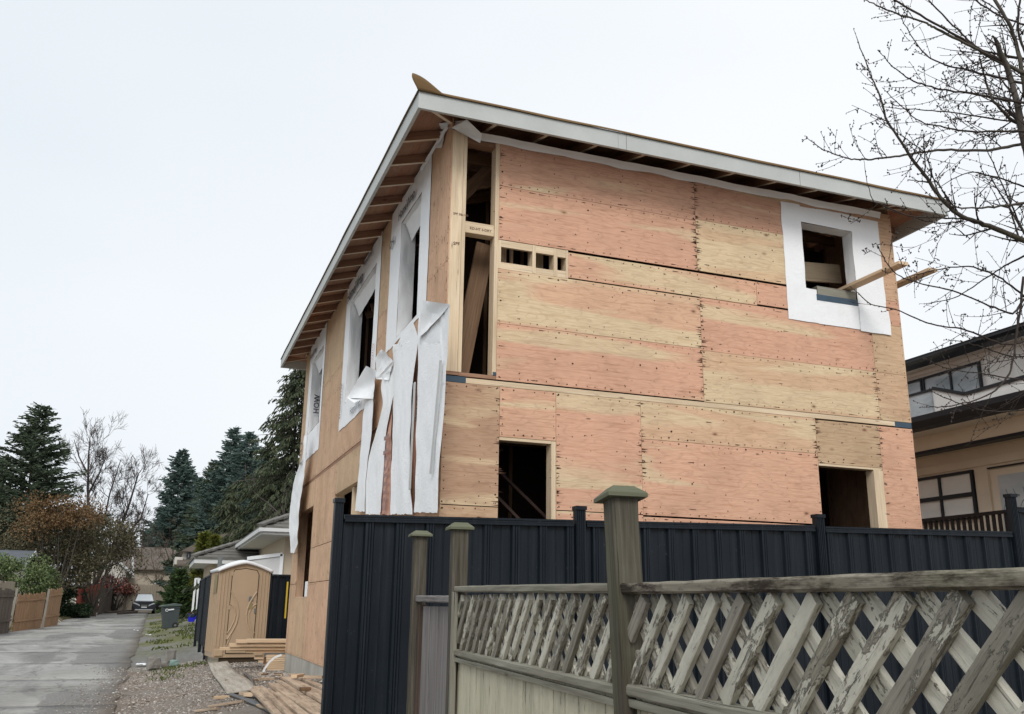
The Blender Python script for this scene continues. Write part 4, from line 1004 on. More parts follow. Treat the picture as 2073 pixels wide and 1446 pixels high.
def gsheet(fx0, fx1, y0, y1, lift, nu=10, nv=8, sk=None):
    def fn(u, v):
        y = y0+(y1-y0)*v; x = fx0(y)+(fx1(y)-fx0(y))*u; return (x, y, ground_z(x, y)+lift)
    b = MB(); b.grid(fn, nu, nv); return b
y = 2.0
while y < 110:
    L = 4.6 if y < 60 else 8
    b = gsheet(edge_l, edge_r, y+.0015, y+L-.0015, .030+rnd.uniform(0, .002), 12, 8)
    o = b.build('concrete_slab', M['lane'], lane, True); s = o.modifiers.new('s', 'SOLIDIFY'); s.thickness = .06; s.offset = -1; y += L
def blob(name, pts_px, lift, mat, parent=None, kind=None, wob=.30, seed=0):
    P = [gh(*p) for p in pts_px]; n = len(P); out = []
    for i in range(n):
        a, c = P[i], P[(i+1) % n]; m = max(2, int((c-a).length/.12))
        for k in range(m):
            q = a.lerp(c, k/m); w = wob*nz3(q.x*1.3, q.y*.7, seed)+wob*.35*nz3(q.x*5, q.y*3, seed); out.append((q.x+w*.4, q.y+w*1.3))
    b = MB(); b.face([(x, y_, ground_z(x, y_)+lift) for x, y_ in out])
    o = b.build(name, M[mat], parent, True)
    if kind: o['kind'] = kind
    return o
# gravel
b = MB(); n = 0
while n < 15000:
    y_ = rnd.uniform(12.2, 23.5); x_ = rnd.uniform(-1.2, 2.4)
    e = edge_r(y_)
    if x_ < e-.8 or (x_ < e+.05 and rnd.random() < .5+.6*(e-x_)): continue
    if y_ > 18.5 and x_ > 2.4: continue
    if nz3(x_*.9, y_*.7, 9) < -.25 and rnd.random() < .7: continue
    r = rnd.uniform(.006, .017)*(1 if rnd.random() < .96 else 1.7); b.octa((x_, y_, ground_z(x_, y_)+r*.3+(.03 if x_ < e else 0)), r, r*.6); n += 1
b.build('gravel', M['stone'], None, kind='stuff')
b = MB()
for (px, py, k, sp) in ((345, 1425, 26, .16), (315, 1352, 16, .22), (395, 1400, 10, .5), (600, 1352, 160, .35), (555, 1345, 120, .3), (480, 1352, 120, .4), (240, 1400, 14, .5)):
    c = gh(px-60 if px == 345 else px, py)
    for q in range(k):
        x_, y_ = c.x+rnd.gauss(0, sp*.6), c.y+rnd.gauss(0, sp*1.3); r = rnd.uniform(.012, .04) if k < 100 else rnd.uniform(.01, .024)
        b.octa((x_, y_, ground_z(x_, y_)+r*.4), r, r*.6)
b.build('gravel', M['stone'], None, kind='stuff')
def tufts(name, mat, pts, h, w=.012):
    b = MB()
    for (x_, y_) in pts:
        z_ = ground_z(x_, y_)
        for k in range(3):
            a = rnd.uniform(0, 6.28); l = h*rnd.uniform(.5, 1.2); dx, dy = math.cos(a), math.sin(a); ww = w*rnd.uniform(.7, 1.5)
            b.face([(x_-dy*ww, y_+dx*ww, z_), (x_+dy*ww, y_-dx*ww, z_), (x_+dx*l*.5, y_+dy*l*.5, z_+l)])
    return b.build(name, M[mat], None, kind='stuff')
P = []
for k in range(2600):
    y_ = rnd.uniform(38, 76); x_ = edge_l(y_)-rnd.uniform(-.15, 1.0)**1; P.append((x_, y_))
tufts('dry_grass', 'drygrass', P, .16, .03)
P = []
for k in range(2200):
    c = (rnd.uniform(-.2, 2.0), rnd.uniform(30, 60))
    if nz3(c[0]*1.1, c[1]*.35, 4) > .05: P.append(c)
tufts('green_grass', 'grass', P, .07, .02)
P = [(rnd.uniform(.3, 1.3), 22.3+rnd.gauss(0, .35)) for k in range(160)]+[(rnd.gauss(.35, .2), rnd.uniform(19.5, 22.5)) for k in range(120)]
tufts('green_grass', 'grass', P, .06, .01)

# ------------------------------------------------------------------ far black fence behind the toilet, base timbers
far = thing('metal_fence', 'black corrugated fence behind the tan portable toilet', 'fence')
q0 = onY(700, 1300, 25.0); z1 = onY(560, 1163, 25.0).z
metal_bay(far, 2.75, 4.6, .45, z1, z1, Y=25.0); metal_bay(far, 1.3, 2.7, .45, z1, z1, Y=25.0)
for x in (1.25, 2.72, 4.65): metal_post(far, x, .2, z1+.06, Y=25.0)
b = MB(); b.box(1.2, 4.7, 24.96, 25.04, .25, .45); b.build('base_board', M['conc'], far)
rebase(far, (1.2, 25, 0))
side = thing('metal_fence', 'black metal fence running away from the left side of the portable toilet', 'fence')
g = gh(416, 1336); XS = g.x-.02; YS = g.y
b = MB(); n = 26
for k in range(n):
    y0_, y1_ = YS+.05+k*.24, YS+.05+(k+1)*.24
    b.face([(XS, y0_, .62), (XS, y0_+.13, .62), (XS, y0_+.13, 2.3), (XS, y0_, 2.3)]); b.face([(XS, y0_+.13, .62), (XS+.03, y0_+.15, .62), (XS+.03, y0_+.15, 2.3), (XS, y0_+.13, 2.3)])
    b.face([(XS+.03, y0_+.15, .62), (XS+.03, y1_-.02, .62), (XS+.03, y1_-.02, 2.3), (XS+.03, y0_+.15, 2.3)]); b.face([(XS+.03, y1_-.02, .62), (XS, y1_, .62), (XS, y1_, 2.3), (XS+.03, y1_-.02, 2.3)])
o = b.build('corrugated_sheet', M['steel'], side); s = o.modifiers.new('s', 'SOLIDIFY'); s.thickness = .002
zt = onY(436, 1155, YS).z
for yy in (YS, YS+3.1, YS+6.2):
    b = MB(); b.box(XS-.04, XS+.04, yy-.04, yy+.04, .2, zt-.1*(yy > YS), 'z'); b.build('post', M['steel'], side)
b = MB(); b.box(XS-.02, XS+.05, YS, YS+6.3, 2.3, 2.34, 'y'); b.build('top_rail', M['steel'], side)
rebase(side, (XS, YS, 0))
b = MB(); b.worn((XS+.10, YS-.02, ground_z(XS, YS)-.1), (XS+.12, YS-.02, 1.02), .10, .05, (1, 0, 0)); o = b.build('timber_stake', M['oldrail'], None)
tag(o, 'short grey timber stake beside the black fence post', 'stake')

# ------------------------------------------------------------------ portable toilet
M['tan'] = m_plain('tan_moulded_plastic', (.42, .31, .205), .5, .05, 2, .4, bumpd=.001, bsc=25)
M['tandark'] = m_plain('door_seam', (.05, .035, .02), .7)
M['whiteplastic'] = m_plain('white_plastic', (.80, .82, .84), .4, .03, 3, .5)
M['greyplastic'] = m_plain('grey_plastic', (.14, .15, .15), .5)
M['labelpaper'] = m_plain('faded_label', (.25, .20, .10), .6)
wc = thing('portable_toilet', 'tan portable toilet with white domed roof and hourglass moulded door', 'portable toilet')
pl, pr = gh(426, 1336), gh(536, 1328)
PW = 1.16; PY = 21.55
xl = onY(428, 1332, PY).x; xr = onY(536, 1320, PY).x; PW = xr-xl; PD = PW*1.0; pz = ground_z(xl+.5, PY)+.11; ztop = onY(541, 1152, PY).z; zpk = onY(492, 1140, PY).z
xm = (xl+xr)/2
b = MB(); b.box(xl, xr, PY+.03, PY+PD, pz, ztop, 'z'); body = b.build('body', M['tan'], wc)
# front face panel with gable
b = MB(); b.prism([(xl, pz), (xr, pz), (xr, ztop), (xm, zpk), (xl, ztop)], 1, PY, PY+.028); fr = b.build('front_frame', M['tan'], wc); m = fr.modifiers.new('b', 'BEVEL'); m.width = .012; m.segments = 2
for sx in (xl+.05, xl+.12, xl+.19, xr-.05, xr-.12, xr-.19):
    b = MB(); b.box(sx-.012, sx+.012, PY-.016, PY-.0005, pz+.22, ztop-.06, 'z'); o = b.build('rib', M['tan'], wc); m = o.modifiers.new('b', 'BEVEL'); m.width = .007; m.segments = 2
for k in range(5):
    yy = PY+.16+k*PD/5.3
    b = MB(); b.box(xl-.018, xl-.0005, yy, yy+.05, pz+.1, ztop-.06, 'z'); b.build('rib', M['tan'], wc)
d0, d1 = xl+PW*.245, xr-PW*.235; dzt = ztop-.01; dm = (d0+d1)/2; zd = zpk-.115
door = MB(); prof = [(d0, pz+.09), (d1, pz+.09), (d1, dzt-.12), (d1-.05, dzt-.03), (dm+.1, zd-.02), (dm, zd), (dm-.1, zd-.02), (d0+.05, dzt-.03), (d0, dzt-.12)]
door.prism(prof, 1, PY-.020, PY-.001); dr = door.build('door', M['tan'], wc); m = dr.modifiers.new('b', 'BEVEL'); m.width = .006; m.segments = 2
b = MB(); b.tube([(p[0], PY-.018, p[1]) for p in prof+[prof[0]]], .009, 4); b.build('door_seam', M['tandark'], wc)
H = dzt-pz
def curve_ridge(pts, r=.011):
    r *= 1.6
    b = MB(); b.tube([(d0+(d1-d0)*u, PY-.021, pz+H*w) for u, w in pts], r, 6); b.build('moulded_ridge', M['tan'], dr)
arc = [(.02, .74), (.14, .68), (.26, .61), (.33, .54), (.35, .47), (.31, .38), (.19, .29), (.02, .20)]
arc2 = [(.0, .60), (.1, .58), (.2, .54), (.25, .48), (.22, .41), (.12, .33), (.0, .27)]
for A in (arc,): curve_ridge(A, .014); curve_ridge([(1-u, w) for u, w in A], .014)
curve_ridge(arc2, .010); curve_ridge([(1-u, w) for u, w in arc2], .010)
curve_ridge([(.28, .38), (.2, .3), (.1, .2), (.0, .12)], .009); curve_ridge([(.72, .38), (.8, .3), (.9, .2), (1, .12)], .009)
curve_ridge([(.04, .095), (.3, .085), (.7, .085), (.96, .095)], .011)
hx = d1-.13
b = MB(); b.prism([(hx-.05, pz+1.18), (hx+.05, pz+1.18), (hx+.05, pz+1.25), (hx+.03, pz+1.285), (hx-.03, pz+1.285), (hx-.05, pz+1.25)], 1, PY-.03, PY-.0205); b.build('occupancy_sign', M['greyplastic'], dr)
b = MB(); b.box(hx-.04, hx+.04, PY-.035, PY-.0205, pz+1.02, pz+1.14); b.build('latch_plate', M['labelpaper'], dr)
b = MB(); b.box(hx+.09, hx+.13, PY-.04, PY-.0205, pz+.93, pz+1.03); b.build('handle', M['greyplastic'], dr)
for zz_ in (.38, 1.0, 1.72):
    b = MB(); b.box(d0-.025, d0+.02, PY-.03, PY-.0205, pz+zz_, pz+zz_+.09, 'z'); b.build('hinge', M['tan'], dr)
for cx in (xl+.13, xr-.12):
    b = MB(); b.box(cx-.09, cx+.09, PY-.03, PY-.001, pz+.03, pz+.17); o = b.build('foot_moulding', M['tan'], wc); m = o.modifiers.new('b', 'BEVEL'); m.width = .02; m.segments = 2
b = MB(); b.grid(lambda u, v: (xl-.055+(PW+.11)*u, PY-.07+(PD+.12)*v, ztop-.035+(zpk-ztop+.075)*(1-abs(2*u-1)**1.45)+.05*math.sin(math.pi*v)*math.sin(math.pi*u)), 18, 10)
o = b.build('roof', M['whiteplastic'], wc, True); s = o.modifiers.new('s', 'SOLIDIFY'); s.thickness = .06
b = MB(); b.box(xl+.02, xr-.02, PY+.04, PY+PD-.05, pz-.12, pz-.001); b.build('skid', M['tandark'], wc)
b = MB(); b.box(xl-.01, xl+.14, PY-.02, PY+.5, pz-.12, pz-.005, 'y'); b.build('skid_timber', M['oldrail'], wc)
b = MB(); b.box(xl-.021, xl-.019, PY+.12, PY+.55, pz+1.35, pz+1.75); b.build('side_label', M['labelpaper'], wc)
b = MB(); b.tube([(xl+.1, PY+.8, ztop-.1), (xl+.1, PY+.8, ztop+.28)], .05, 10); b.build('vent_pipe', M['greyplastic'], wc)
rebase(wc, (xm, PY, 0)); wc.rotation_euler = (0, 0, .09)

# ------------------------------------------------------------------ lumber and site clutter
def boardthing(p0, p1, w, h, label, mat='lumber', group=None, name='lumber_board', cat='board', up=(0, 0, 1)):
    b = MB(); b.worn(p0, p1, w, h, up, seg=8, ch=.004, jit=.0015); o = b.build(name, M[mat], None, origin=Vector(p0)); return tag(o, label, cat, group)
# boards lying on the ground beside the foundation, running towards the camera
def gl(px, py, z): return onZ(px, py, z)
zg = .56
rows = [((577, 1372), (660, 1412), .14, 1, 'front board of the topmost row beside the foundation'),
        ((552, 1386), (662, 1458), .13, 1, 'wide knotty board in the middle of the boards by the foundation'),
        ((566, 1380), (662, 1440), .13, 0, 'flat board just behind the wide knotty one near the foundation'),
        ((522, 1392), (640, 1480), .14, 0, 'pale board with a lighter sawn end in the lumber by the foundation'),
        ((541, 1397), (618, 1458), .09, 0, 'short narrow board lying in the gap of the lumber pile'),
        ((514, 1396), (588, 1470), .10, 0, 'leftmost bowed board of the lumber by the foundation'),
        ((590, 1366), (662, 1396), .09, 0, 'thin board lying tight against the concrete foundation'),
        ((560, 1404), (640, 1470), .09, 1, 'narrow board with stained edge across the middle of the pile'),
        ((530, 1396), (600, 1462), .05, 1, 'thin bowed strip on the left boards of the pile'),
        ((584, 1378), (664, 1424), .09, 1, 'second board from the top row, beside the foundation'),
        ((604, 1372), (664, 1400), .05, 1, 'narrow strip on top of the boards against the foundation')]
G1 = 'boards lying beside the foundation'
for (a, c, w, lv, lab) in rows:
    p0 = gl(*a, zg+.045*lv); p1 = gl(*c, zg+.05+.045*lv); boardthing(p0, p1, w, .038, lab, 'lumber', G1)
def block(px, py, L, ang, lab, mat='lumber', w=.09, h=.04, z=None):
    q = gl(px, py, z) if z else gh(px, py)+Vector((0, 0, .03)); d = Vector((math.cos(ang), math.sin(ang), 0))*L/2
    boardthing(q-d, q+d, w, h, lab, mat, None, 'wood_block', 'wood block')
block(603, 1368, .26, 1.0, 'bright sawn block lying on the boards by the foundation', 'cleanlumber', z=.68)
block(634, 1371, .26, -.35, 'short orange brown block on the boards nearest the foundation wall', 'lumber', z=.66)
block(618, 1395, .12, .1, 'small dark block on the middle board', 'indoor', z=.68)
block(539, 1379, .22, .2, 'loose weathered block on the gravel left of the boards', 'lumber')
block(448, 1417, .20, .2, 'small pale offcut on the dirt below the walkway board', 'cleanlumber', w=.05)
block(508, 1410, .35, -.9, 'stub of lumber half under the black hoses', 'lumber', w=.10)
block(522, 1414, .40, -.8, 'pale plank end with white spatter beside the hoses', 'cleanlumber', w=.09)
for a, c, lab, w in (((424, 1437), (492, 1425), 'thin straight batten lying across the dirt at the bottom', .045), ((395, 1446), (440, 1440), 'thin batten half buried at the bottom edge of the dirt', .04), ((525, 1434), (556, 1446), 'brown scrap board under the hoses', .08)):
    p0, p1 = gh(*a)+Vector((0, 0, .03)), gh(*c)+Vector((0, 0, .03)); boardthing(p0, p1, w, .03, lab, 'lumber')
for k in range(16):
    x_, y_ = rnd.uniform(1.1, 2.25), rnd.uniform(14.5, 18.8); a = rnd.uniform(0, 3.1); L = rnd.uniform(.06, .22); q = Vector((x_, y_, ground_z(x_, y_)+.025)); d = Vector((math.cos(a), math.sin(a), rnd.uniform(-.1, .2)))*L/2
    boardthing(q-d, q+d, rnd.choice((.02, .04, .09)), rnd.choice((.01, .02, .038)), 'small wood scrap lying loose on the gravel between walkway and foundation', rnd.choice(('lumber', 'cleanlumber', 'indoor')), 'small wood scraps on the gravel', 'wood_scrap', 'wood scrap')
# plywood walkway
q = [gh(417, 1339), gh(456, 1337), gh(520, 1402), gh(458, 1412)]
b = MB()
def wk(u, v): p = q[0].lerp(q[1], u).lerp(q[3].lerp(q[2], u), v); return (p.x, p.y, ground_z(p.x, p.y)+.05+.01*nz3(p.x*2, p.y*2, 3))
b.grid(lambda v, u: wk(u, v), 12, 6); o = b.build('walkway_board', M['greylumber'], None, True); tag(o, 'pale plywood strip laid as a walkway on the gravel to the toilet', 'board'); s = o.modifiers.new('s', 'SOLIDIFY'); s.thickness = .018
# lumber pile behind the far corner of the house
yb = 19.6
def zb_(py, y=yb): return onY(520, py, y).z
for k, (pxl, py, py2, lab) in enumerate(((477, 1294, 1301, 'topmost long board of the raised pile in front of the toilet'), (464, 1302, 1309, 'second board from the top of the raised pile by the toilet'), (445, 1310, 1316, 'long board sticking out farthest left in the raised pile'), (498, 1316, 1322, 'lowest long board of the raised pile by the toilet'))):
    x0 = onY(pxl, py, yb).x; z1_ = zb_(py); z0_ = zb_(py2)
    for r in range(3):
        b = MB(); b.box(x0+(.0 if r == 0 else rnd.uniform(.05, .4)), 3.9, yb-.22+.15*r+.05*k, yb-.22+.15*r+.138+.05*k, z0_+.004, z1_, 'x'); o = b.build('lumber_board', M['cleanlumber'], None)
        tag(o, (lab if r == 0 else lab.replace('board', 'board, %s row back' % ('second' if r == 1 else 'third'))), 'board', 'long boards on the raised pile')
ps = thing('block_stack', 'stack of short offcuts holding up the long boards near the toilet', 'lumber stack')
z = ground_z(2.2, 19.3)
xa, xb = onY(534, 1330, 19.3).x, onY(574, 1330, 19.3).x
k = 0
while z < zb_(1324)-.02:
    for i in range(2):
        b = MB(); j = rnd.uniform(-.02, .04); b.box(xa+.04+j, xb+.15, 19.18+.2*i, 19.18+.2*i+.14, z+.003, z+.038); b.build('block', M['cleanlumber'], ps)
    z += .040; k += 1
b = MB(); b.box(xa-.01, xa+.03, 19.17, 19.21, ground_z(2.2, 19.3)+.12, z-.03, 'z'); b.build('upright_block', M['indoor'], ps)
rebase(ps, (xa, 19.3, 0))
for pxa, pxb, py, lab in ((515, 540, 1333, 'short board end left of the offcut stack'), (523, 541, 1339, 'lower short board end left of the offcut stack')):
    p0, p1 = onY(pxa, py, 19.5), onY(pxb, py, 19.5); boardthing(p0, p1, .14, .035, lab, 'cleanlumber')
# white plastic strip curling out of the gravel, hoses
def pxtube(name, pts, r, mat, label, cat, z=None, Y=None, n=6):
    P = [(onY(a, c_, Y) if Y else (gh(a, c_)+Vector((0, 0, r+.01)))) for a, c_ in pts]
    # smooth
    Q = []
    for i in range(len(P)-1):
        p0 = P[max(0, i-1)]; p1 = P[i]; p2 = P[i+1]; p3 = P[min(len(P)-1, i+2)]
        for k in range(6):
            t = k/6; Q.append(.5*((2*p1)+(p2-p0)*t+(2*p0-5*p1+4*p2-p3)*t*t+(3*p1-p0-3*p2+p3)*t**3))
    Q.append(P[-1]); b = MB(); b.tube(Q, r, n); o = b.build(name, M[mat], None, True); return tag(o, label, cat)
M['hose'] = m_plain('black_pipe', (.035, .036, .038), .35, .1, 4, .5)
b = MB(); P = [onY(a, c_, 18.6) for a, c_ in ((570, 1326), (556, 1331), (545, 1341), (536, 1354), (531, 1365))]
for a, c_ in zip(P[:-1], P[1:]): b.beam(a, c_, .035, .012, (0, 1, 0))
o = b.build('plastic_strip', M['whiteplastic'], None); tag(o, 'white plastic strip bending out of the gravel beside the foundation corner', 'plastic strip')
H0 = ((463, 1408), (490, 1418), (520, 1428), (545, 1440), (560, 1458))
for k, (dx, dy, lab) in enumerate(((0, 0, 'uppermost'), (2, 4, 'second'), (-2, 8, 'third'), (1, 12, 'lowest'))):
    pxtube('pipe', [(a+dx+k, c_+dy*(.3+.7*i/4)) for i, (a, c_) in enumerate(H0)], .016, 'hose', '%s of the grey black pipes fanning across the dirt' % lab, 'pipe')
pxtube('hose', ((494, 1368), (504, 1376), (511, 1388), (517, 1405), (524, 1412)), .02, 'hose', 'black hose curving along the right edge of the walkway board', 'hose')
pxtube('hose', ((497, 1366), (507, 1376), (514, 1390), (519, 1404)), .014, 'hose', 'thinner hose beside the curving black one by the walkway', 'hose')
pxtube('pipe', ((500, 1416), (535, 1420), (560, 1432), (580, 1448)), .018, 'hose', 'single black pipe passing under the lumber boards', 'pipe')
pxtube('rod', ((548, 1375), (575, 1376)), .01, 'hose', 'thin dark rod on the gravel pointing at the boards', 'rod')
# concrete rubble
def rock(px, py, w, h, label, mat='chunk', seed=0, name='concrete_chunk'):
    c = gh(px, py); b = MB(); me = []
    n = len(b.v); N, Mm = 10, 6
    def fn(u, v):
        a = u*2*math.pi; t = -math.pi/2+v*math.pi; x = math.cos(t)*math.cos(a); y_ = math.cos(t)*math.sin(a); z_ = math.sin(t)
        k = 1/max(abs(x), abs(y_), abs(z_))**.7*(1+.22*nz3(x*1.5+seed, y_*1.5, z_*1.5)); return (c.x+x*k*w/2*.8, c.y+y_*k*w/2*.6, c.z+h/2+z_*k*h/2*.9)
    b.grid(fn, 12, 7); return tag(b.build(name, M[mat], None), label, 'rubble')
M['teal'] = m_plain('teal_bag', (.22, .33, .30), .6)
rock(309, 1358, .36, .30, 'squarish concrete chunk with a pale vertical stripe at the lane edge', seed=1)
rock(343, 1343, .34, .34, 'upright concrete block with a round red rimmed hole', seed=3)
rock(333, 1353, .22, .14, 'low rounded concrete lump in front of the upright block', seed=6)
rock(352, 1350, .26, .15, 'teal coloured lump beside the broken concrete', 'teal', seed=9, name='teal_lump')
c = gh(340, 1343); b = MB(); b.tube([(c.x-.02, c.y-.13, c.z+.19), (c.x-.02, c.y-.10, c.z+.19)], .06, 14); o = b.build('pipe_hole', M['tandark'], None); tag(o, 'dark round pipe stub in the upright concrete block', 'pipe')
M['red'] = m_plain('red_plastic', (.45, .05, .04), .5)
for px, py, lab in ((285, 1350, 'white torn scrap at the left of the concrete rubble'), (300, 1285+3, 'small white litter lying on the lane apron'), (275, 1279, 'tiny white litter by the lane patch')):
    c = gh(px, py)
    b = MB(); b.grid(lambda u, v: (c.x+.22*(u-.5), c.y+.25*(v-.5), c.z+.06+.05*nz3(u*3, v*3, px)), 5, 5); o = b.build('litter', M['wrap'], None, True); s = o.modifiers.new('s', 'SOLIDIFY'); s.thickness = .004; tag(o, lab, 'litter')

# ------------------------------------------------------------------ garbage bin, blue crate, frame, car
M['binplastic'] = m_plain('dark_green_grey_plastic', (.055, .07, .072), .5, .06, 3, .4)
M['binlid'] = m_plain('bin_lid', (.075, .10, .09), .5, .06, 3, .4)
M['rubber'] = m_plain('rubber', (.02, .02, .02), .7)
M['blue'] = m_plain('bright_blue_plastic', (.015, .02, .55), .45, .04, 3, .4)
bn = thing('wheelie_bin', 'dark green wheeled garbage bin with white logo standing at the lane edge', 'garbage bin')
BP = gh(343, 1272); D = (BP-EYE).dot(fwd); k = D/FPX      # metres per pixel
bw, bh = 34*k, 46*k
def frus(x0, x1, y0, y1, z0, z1, tx, ty):
    b = MB(); a = [(x0+tx, y0+ty, z0), (x1-tx, y0+ty, z0), (x1-tx, y1-ty, z0), (x0+tx, y1-ty, z0)]; c = [(x0, y0, z1), (x1, y0, z1), (x1, y1, z1), (x0, y1, z1)]
    for i in range(4): j = (i+1) % 4; b.face([a[i], a[j], c[j], c[i]])
    b.face(c); b.face(a[::-1]); return b
b = frus(-bw*.5, bw*.5, -bw*.42, bw*.42, .0, bh*.93, bw*.13, bw*.05); o = b.build('body', M['binplastic'], bn); m = o.modifiers.new('b', 'BEVEL'); m.width = .03; m.segments = 2
b = MB(); b.prism([(-bw*.62, bh*.93), (bw*.55, bh*.93), (bw*.58, bh*1.0), (bw*.3, bh*1.04), (-bw*.35, bh*.995), (-bw*.64, bh*.955)], 1, -bw*.5, bw*.5); o = b.build('lid', M['binlid'], bn); m = o.modifiers.new('b', 'BEVEL'); m.width = .012
b = MB(); b.box(-bw*.5, bw*.5, -bw*.45, -bw*.41, bh*.83, bh*.87); b.build('rim', M['binplastic'], bn)
for yy in (-bw*.42, bw*.36):
    b = MB(); b.tube([(bw*.26, yy, bh*.12), (bw*.26, yy+.09, bh*.12)], bh*.125, 14); w = b.build('wheel', M['rubber'], bn); b = MB(); b.tube([(bw*.26, yy-.01, bh*.12), (bw*.26, yy+.001, bh*.12)], bh*.05, 10); b.build('hub', M['greyplastic'], w)
b = MB(); b.tube([(-bw*.26+bw*.07*math.cos(t*.5236), -bw*.47, bh*.77+bw*.07*math.sin(t*.5236)) for t in range(12)], bw*.02, 4); b.build('logo_ring', M['whiteplastic'], bn)
b = MB(); b.beam((-bw*.18, -bw*.47, bh*.78), (bw*.14, -bw*.47, bh*.80), .004, bw*.07); b.build('logo_word', M['whiteplastic'], bn)
bn.location = BP; bn.rotation_euler = (0, -.05, .12)
cr_ = thing('plastic_crate', 'bright blue plastic crate beside the white frame', 'crate')
CP = gh(388, 1259); D = (CP-EYE).dot(fwd); k = D/FPX
b = frus(-8.5*k, 8.5*k, -6*k, 6*k, 0, 15*k, 1.5*k, k); b.build('body', M['blue'], cr_)
b = MB(); b.box(-9*k, 9*k, -6.6*k, 6.6*k, 14*k, 15.6*k); b.build('rim', M['blue'], cr_); b = MB(); b.octa((-2*k, 0, 16.5*k), 3*k); b.octa((3*k, 0, 16*k), 2.4*k); b.build('red_rag', M['red'], cr_)
cr_.location = CP
fr = thing('white_frame', 'tall white door frame leaning by the black fence over the blue crate', 'frame')
yy = CP.y-.4; kf = (CP-EYE).dot(fwd)/FPX
b = MB(); b.beam(onY(389, 1243, yy), onY(396, 1171, yy), 4*kf, .06, (0, 1, 0)); b.build('frame_side', M['whiteplastic'], fr)
b = MB(); b.beam(onY(399, 1243, yy), onY(403, 1171, yy), 6*kf, .06, (0, 1, 0)); b.build('frame_side', M['whiteplastic'], fr)
b = MB(); b.beam(onY(395, 1172, yy), onY(404, 1171.5, yy), .06, 3*kf); b.build('frame_head', M['whiteplastic'], fr)
rebase(fr, (CP.x, yy, ground_z(CP.x, yy)))
for px, py, lab in ((402, 1264, 'grey boulder under the far end of the black fence'), (411, 1270, 'flat stone beside the boulder under the black fence')): rock(px, py, .5, .25, lab, seed=px, name='boulder')
# bins and car far down the lane
M['carpaint'] = m_plain('black_car_paint', (.02, .025, .035), .25, .05, 2, .6)
M['chrome'] = m_plain('headlight_silver', (.55, .57, .6), .2, .02, 3, .6)
M['windshield'] = m_plain('windshield_glass', (.7, .75, .78), .1, .05, 1, .8)
car = thing('parked_car', 'black suv facing the viewer, parked at the end of the lane', 'car')
CPs = gh(290, 1243); D = (CPs-EYE).dot(fwd); k = 45*D/FPX/1.9
def cs(b, x, y0, z0, z1): pass
sec = [(-.95, .35), (-.97, .75), (-.93, .98), (-.74, 1.10), (-.62, 1.58), (-.50, 1.66), (.50, 1.66), (.62, 1.58), (.74, 1.10), (.93, .98), (.97, .75), (.95, .35)]
b = MB()
low = [(-.93, .28), (-.96, .62), (-.93, .92), (-.80, 1.02), (.80, 1.02), (.93, .92), (.96, .62), (.93, .28)]
b.prism(low, 1, 0, 4.4); o = b.build('body', M['carpaint'], car); m = o.modifiers.new('b', 'BEVEL'); m.width = .08; m.segments = 3
b = MB(); a = [(-.82, 1.0, 1.02), (.82, 1.0, 1.02), (.82, 4.2, 1.02), (-.82, 4.2, 1.02)]; c = [(-.60, 1.75, 1.66), (.60, 1.75, 1.66), (.60, 3.7, 1.66), (-.60, 3.7, 1.66)]
for i in range(4): j = (i+1) % 4; b.face([a[i], a[j], c[j], c[i]])
b.face(c); o = b.build('cabin', M['carpaint'], car)
b = MB(); b.face([(-.74, 1.03, 1.055), (.74, 1.03, 1.055), (.56, 1.66, 1.60), (-.56, 1.66, 1.60)]); b.build('windshield', M['windshield'], car).location = (0, -.07, .03)
b = MB(); b.face([(-.85, .03, 1.03), (.85, .03, 1.03), (.80, .98, 1.09), (-.80, .98, 1.09)]); b.build('bonnet', M['carpaint'], car)
for sx in (-1, 1):
    b = MB(); b.prism([(sx*.90, .86), (sx*.52, .72), (sx*.34, .62), (sx*.36, .74), (sx*.6, .86), (sx*.88, .95)][::sx], 1, -.03, -.002); b.build('headlight', M['chrome'], car)
    b = MB(); b.box(sx*.86-.08, sx*.86+.08, -.025, -.002, .36, .62); b.build('bumper_vent', M['rubber'], car)
    b = MB(); b.octa((sx*1.03, .95, 1.12), .10); b.build('side_mirror', M['carpaint'], car)
    for yy in (.8, 3.5):
        b = MB(); b.tube([(sx*.94-sx*.2, yy, .34), (sx*.95, yy, .34)], .34, 16); b.build('wheel', M['rubber'], car)
b = MB(); b.box(-.32, .32, -.02, -.002, .55, .80); b.build('grille', M['rubber'], car); b = MB(); b.box(-.22, .22, -.04, -.022, .50, .60); b.build('licence_plate', M['whiteplastic'], car)
b = MB(); b.box(-.7, .7, -.03, -.002, .30, .38); b.build('bumper_trim', M['chrome'], car); b = MB(); b.box(-.25, .25, -.035, -.021, .70, .73); b.build('badge', M['chrome'], car)
car.location = CPs; car.scale = (k, k, k); car.rotation_euler = (0, 0, .03)
bn2 = thing('garbage_bin', 'black garbage bin just right of the parked suv', 'garbage bin'); P = onY(322, 1240, 89); P.z = ground_z(P.x, 89); k = (P-EYE).dot(fwd)/FPX
b = frus(-8*k, 8*k, -8*k, 8*k, 0, 20*k, 2*k, k); b.build('body', M['rubber'], bn2); b = MB(); b.prism([(-10*k, 20*k), (10*k, 19*k), (9*k, 22*k), (-6*k, 24*k)], 1, -9*k, 9*k); b.build('lid', M['rubber'], bn2); bn2.location = P

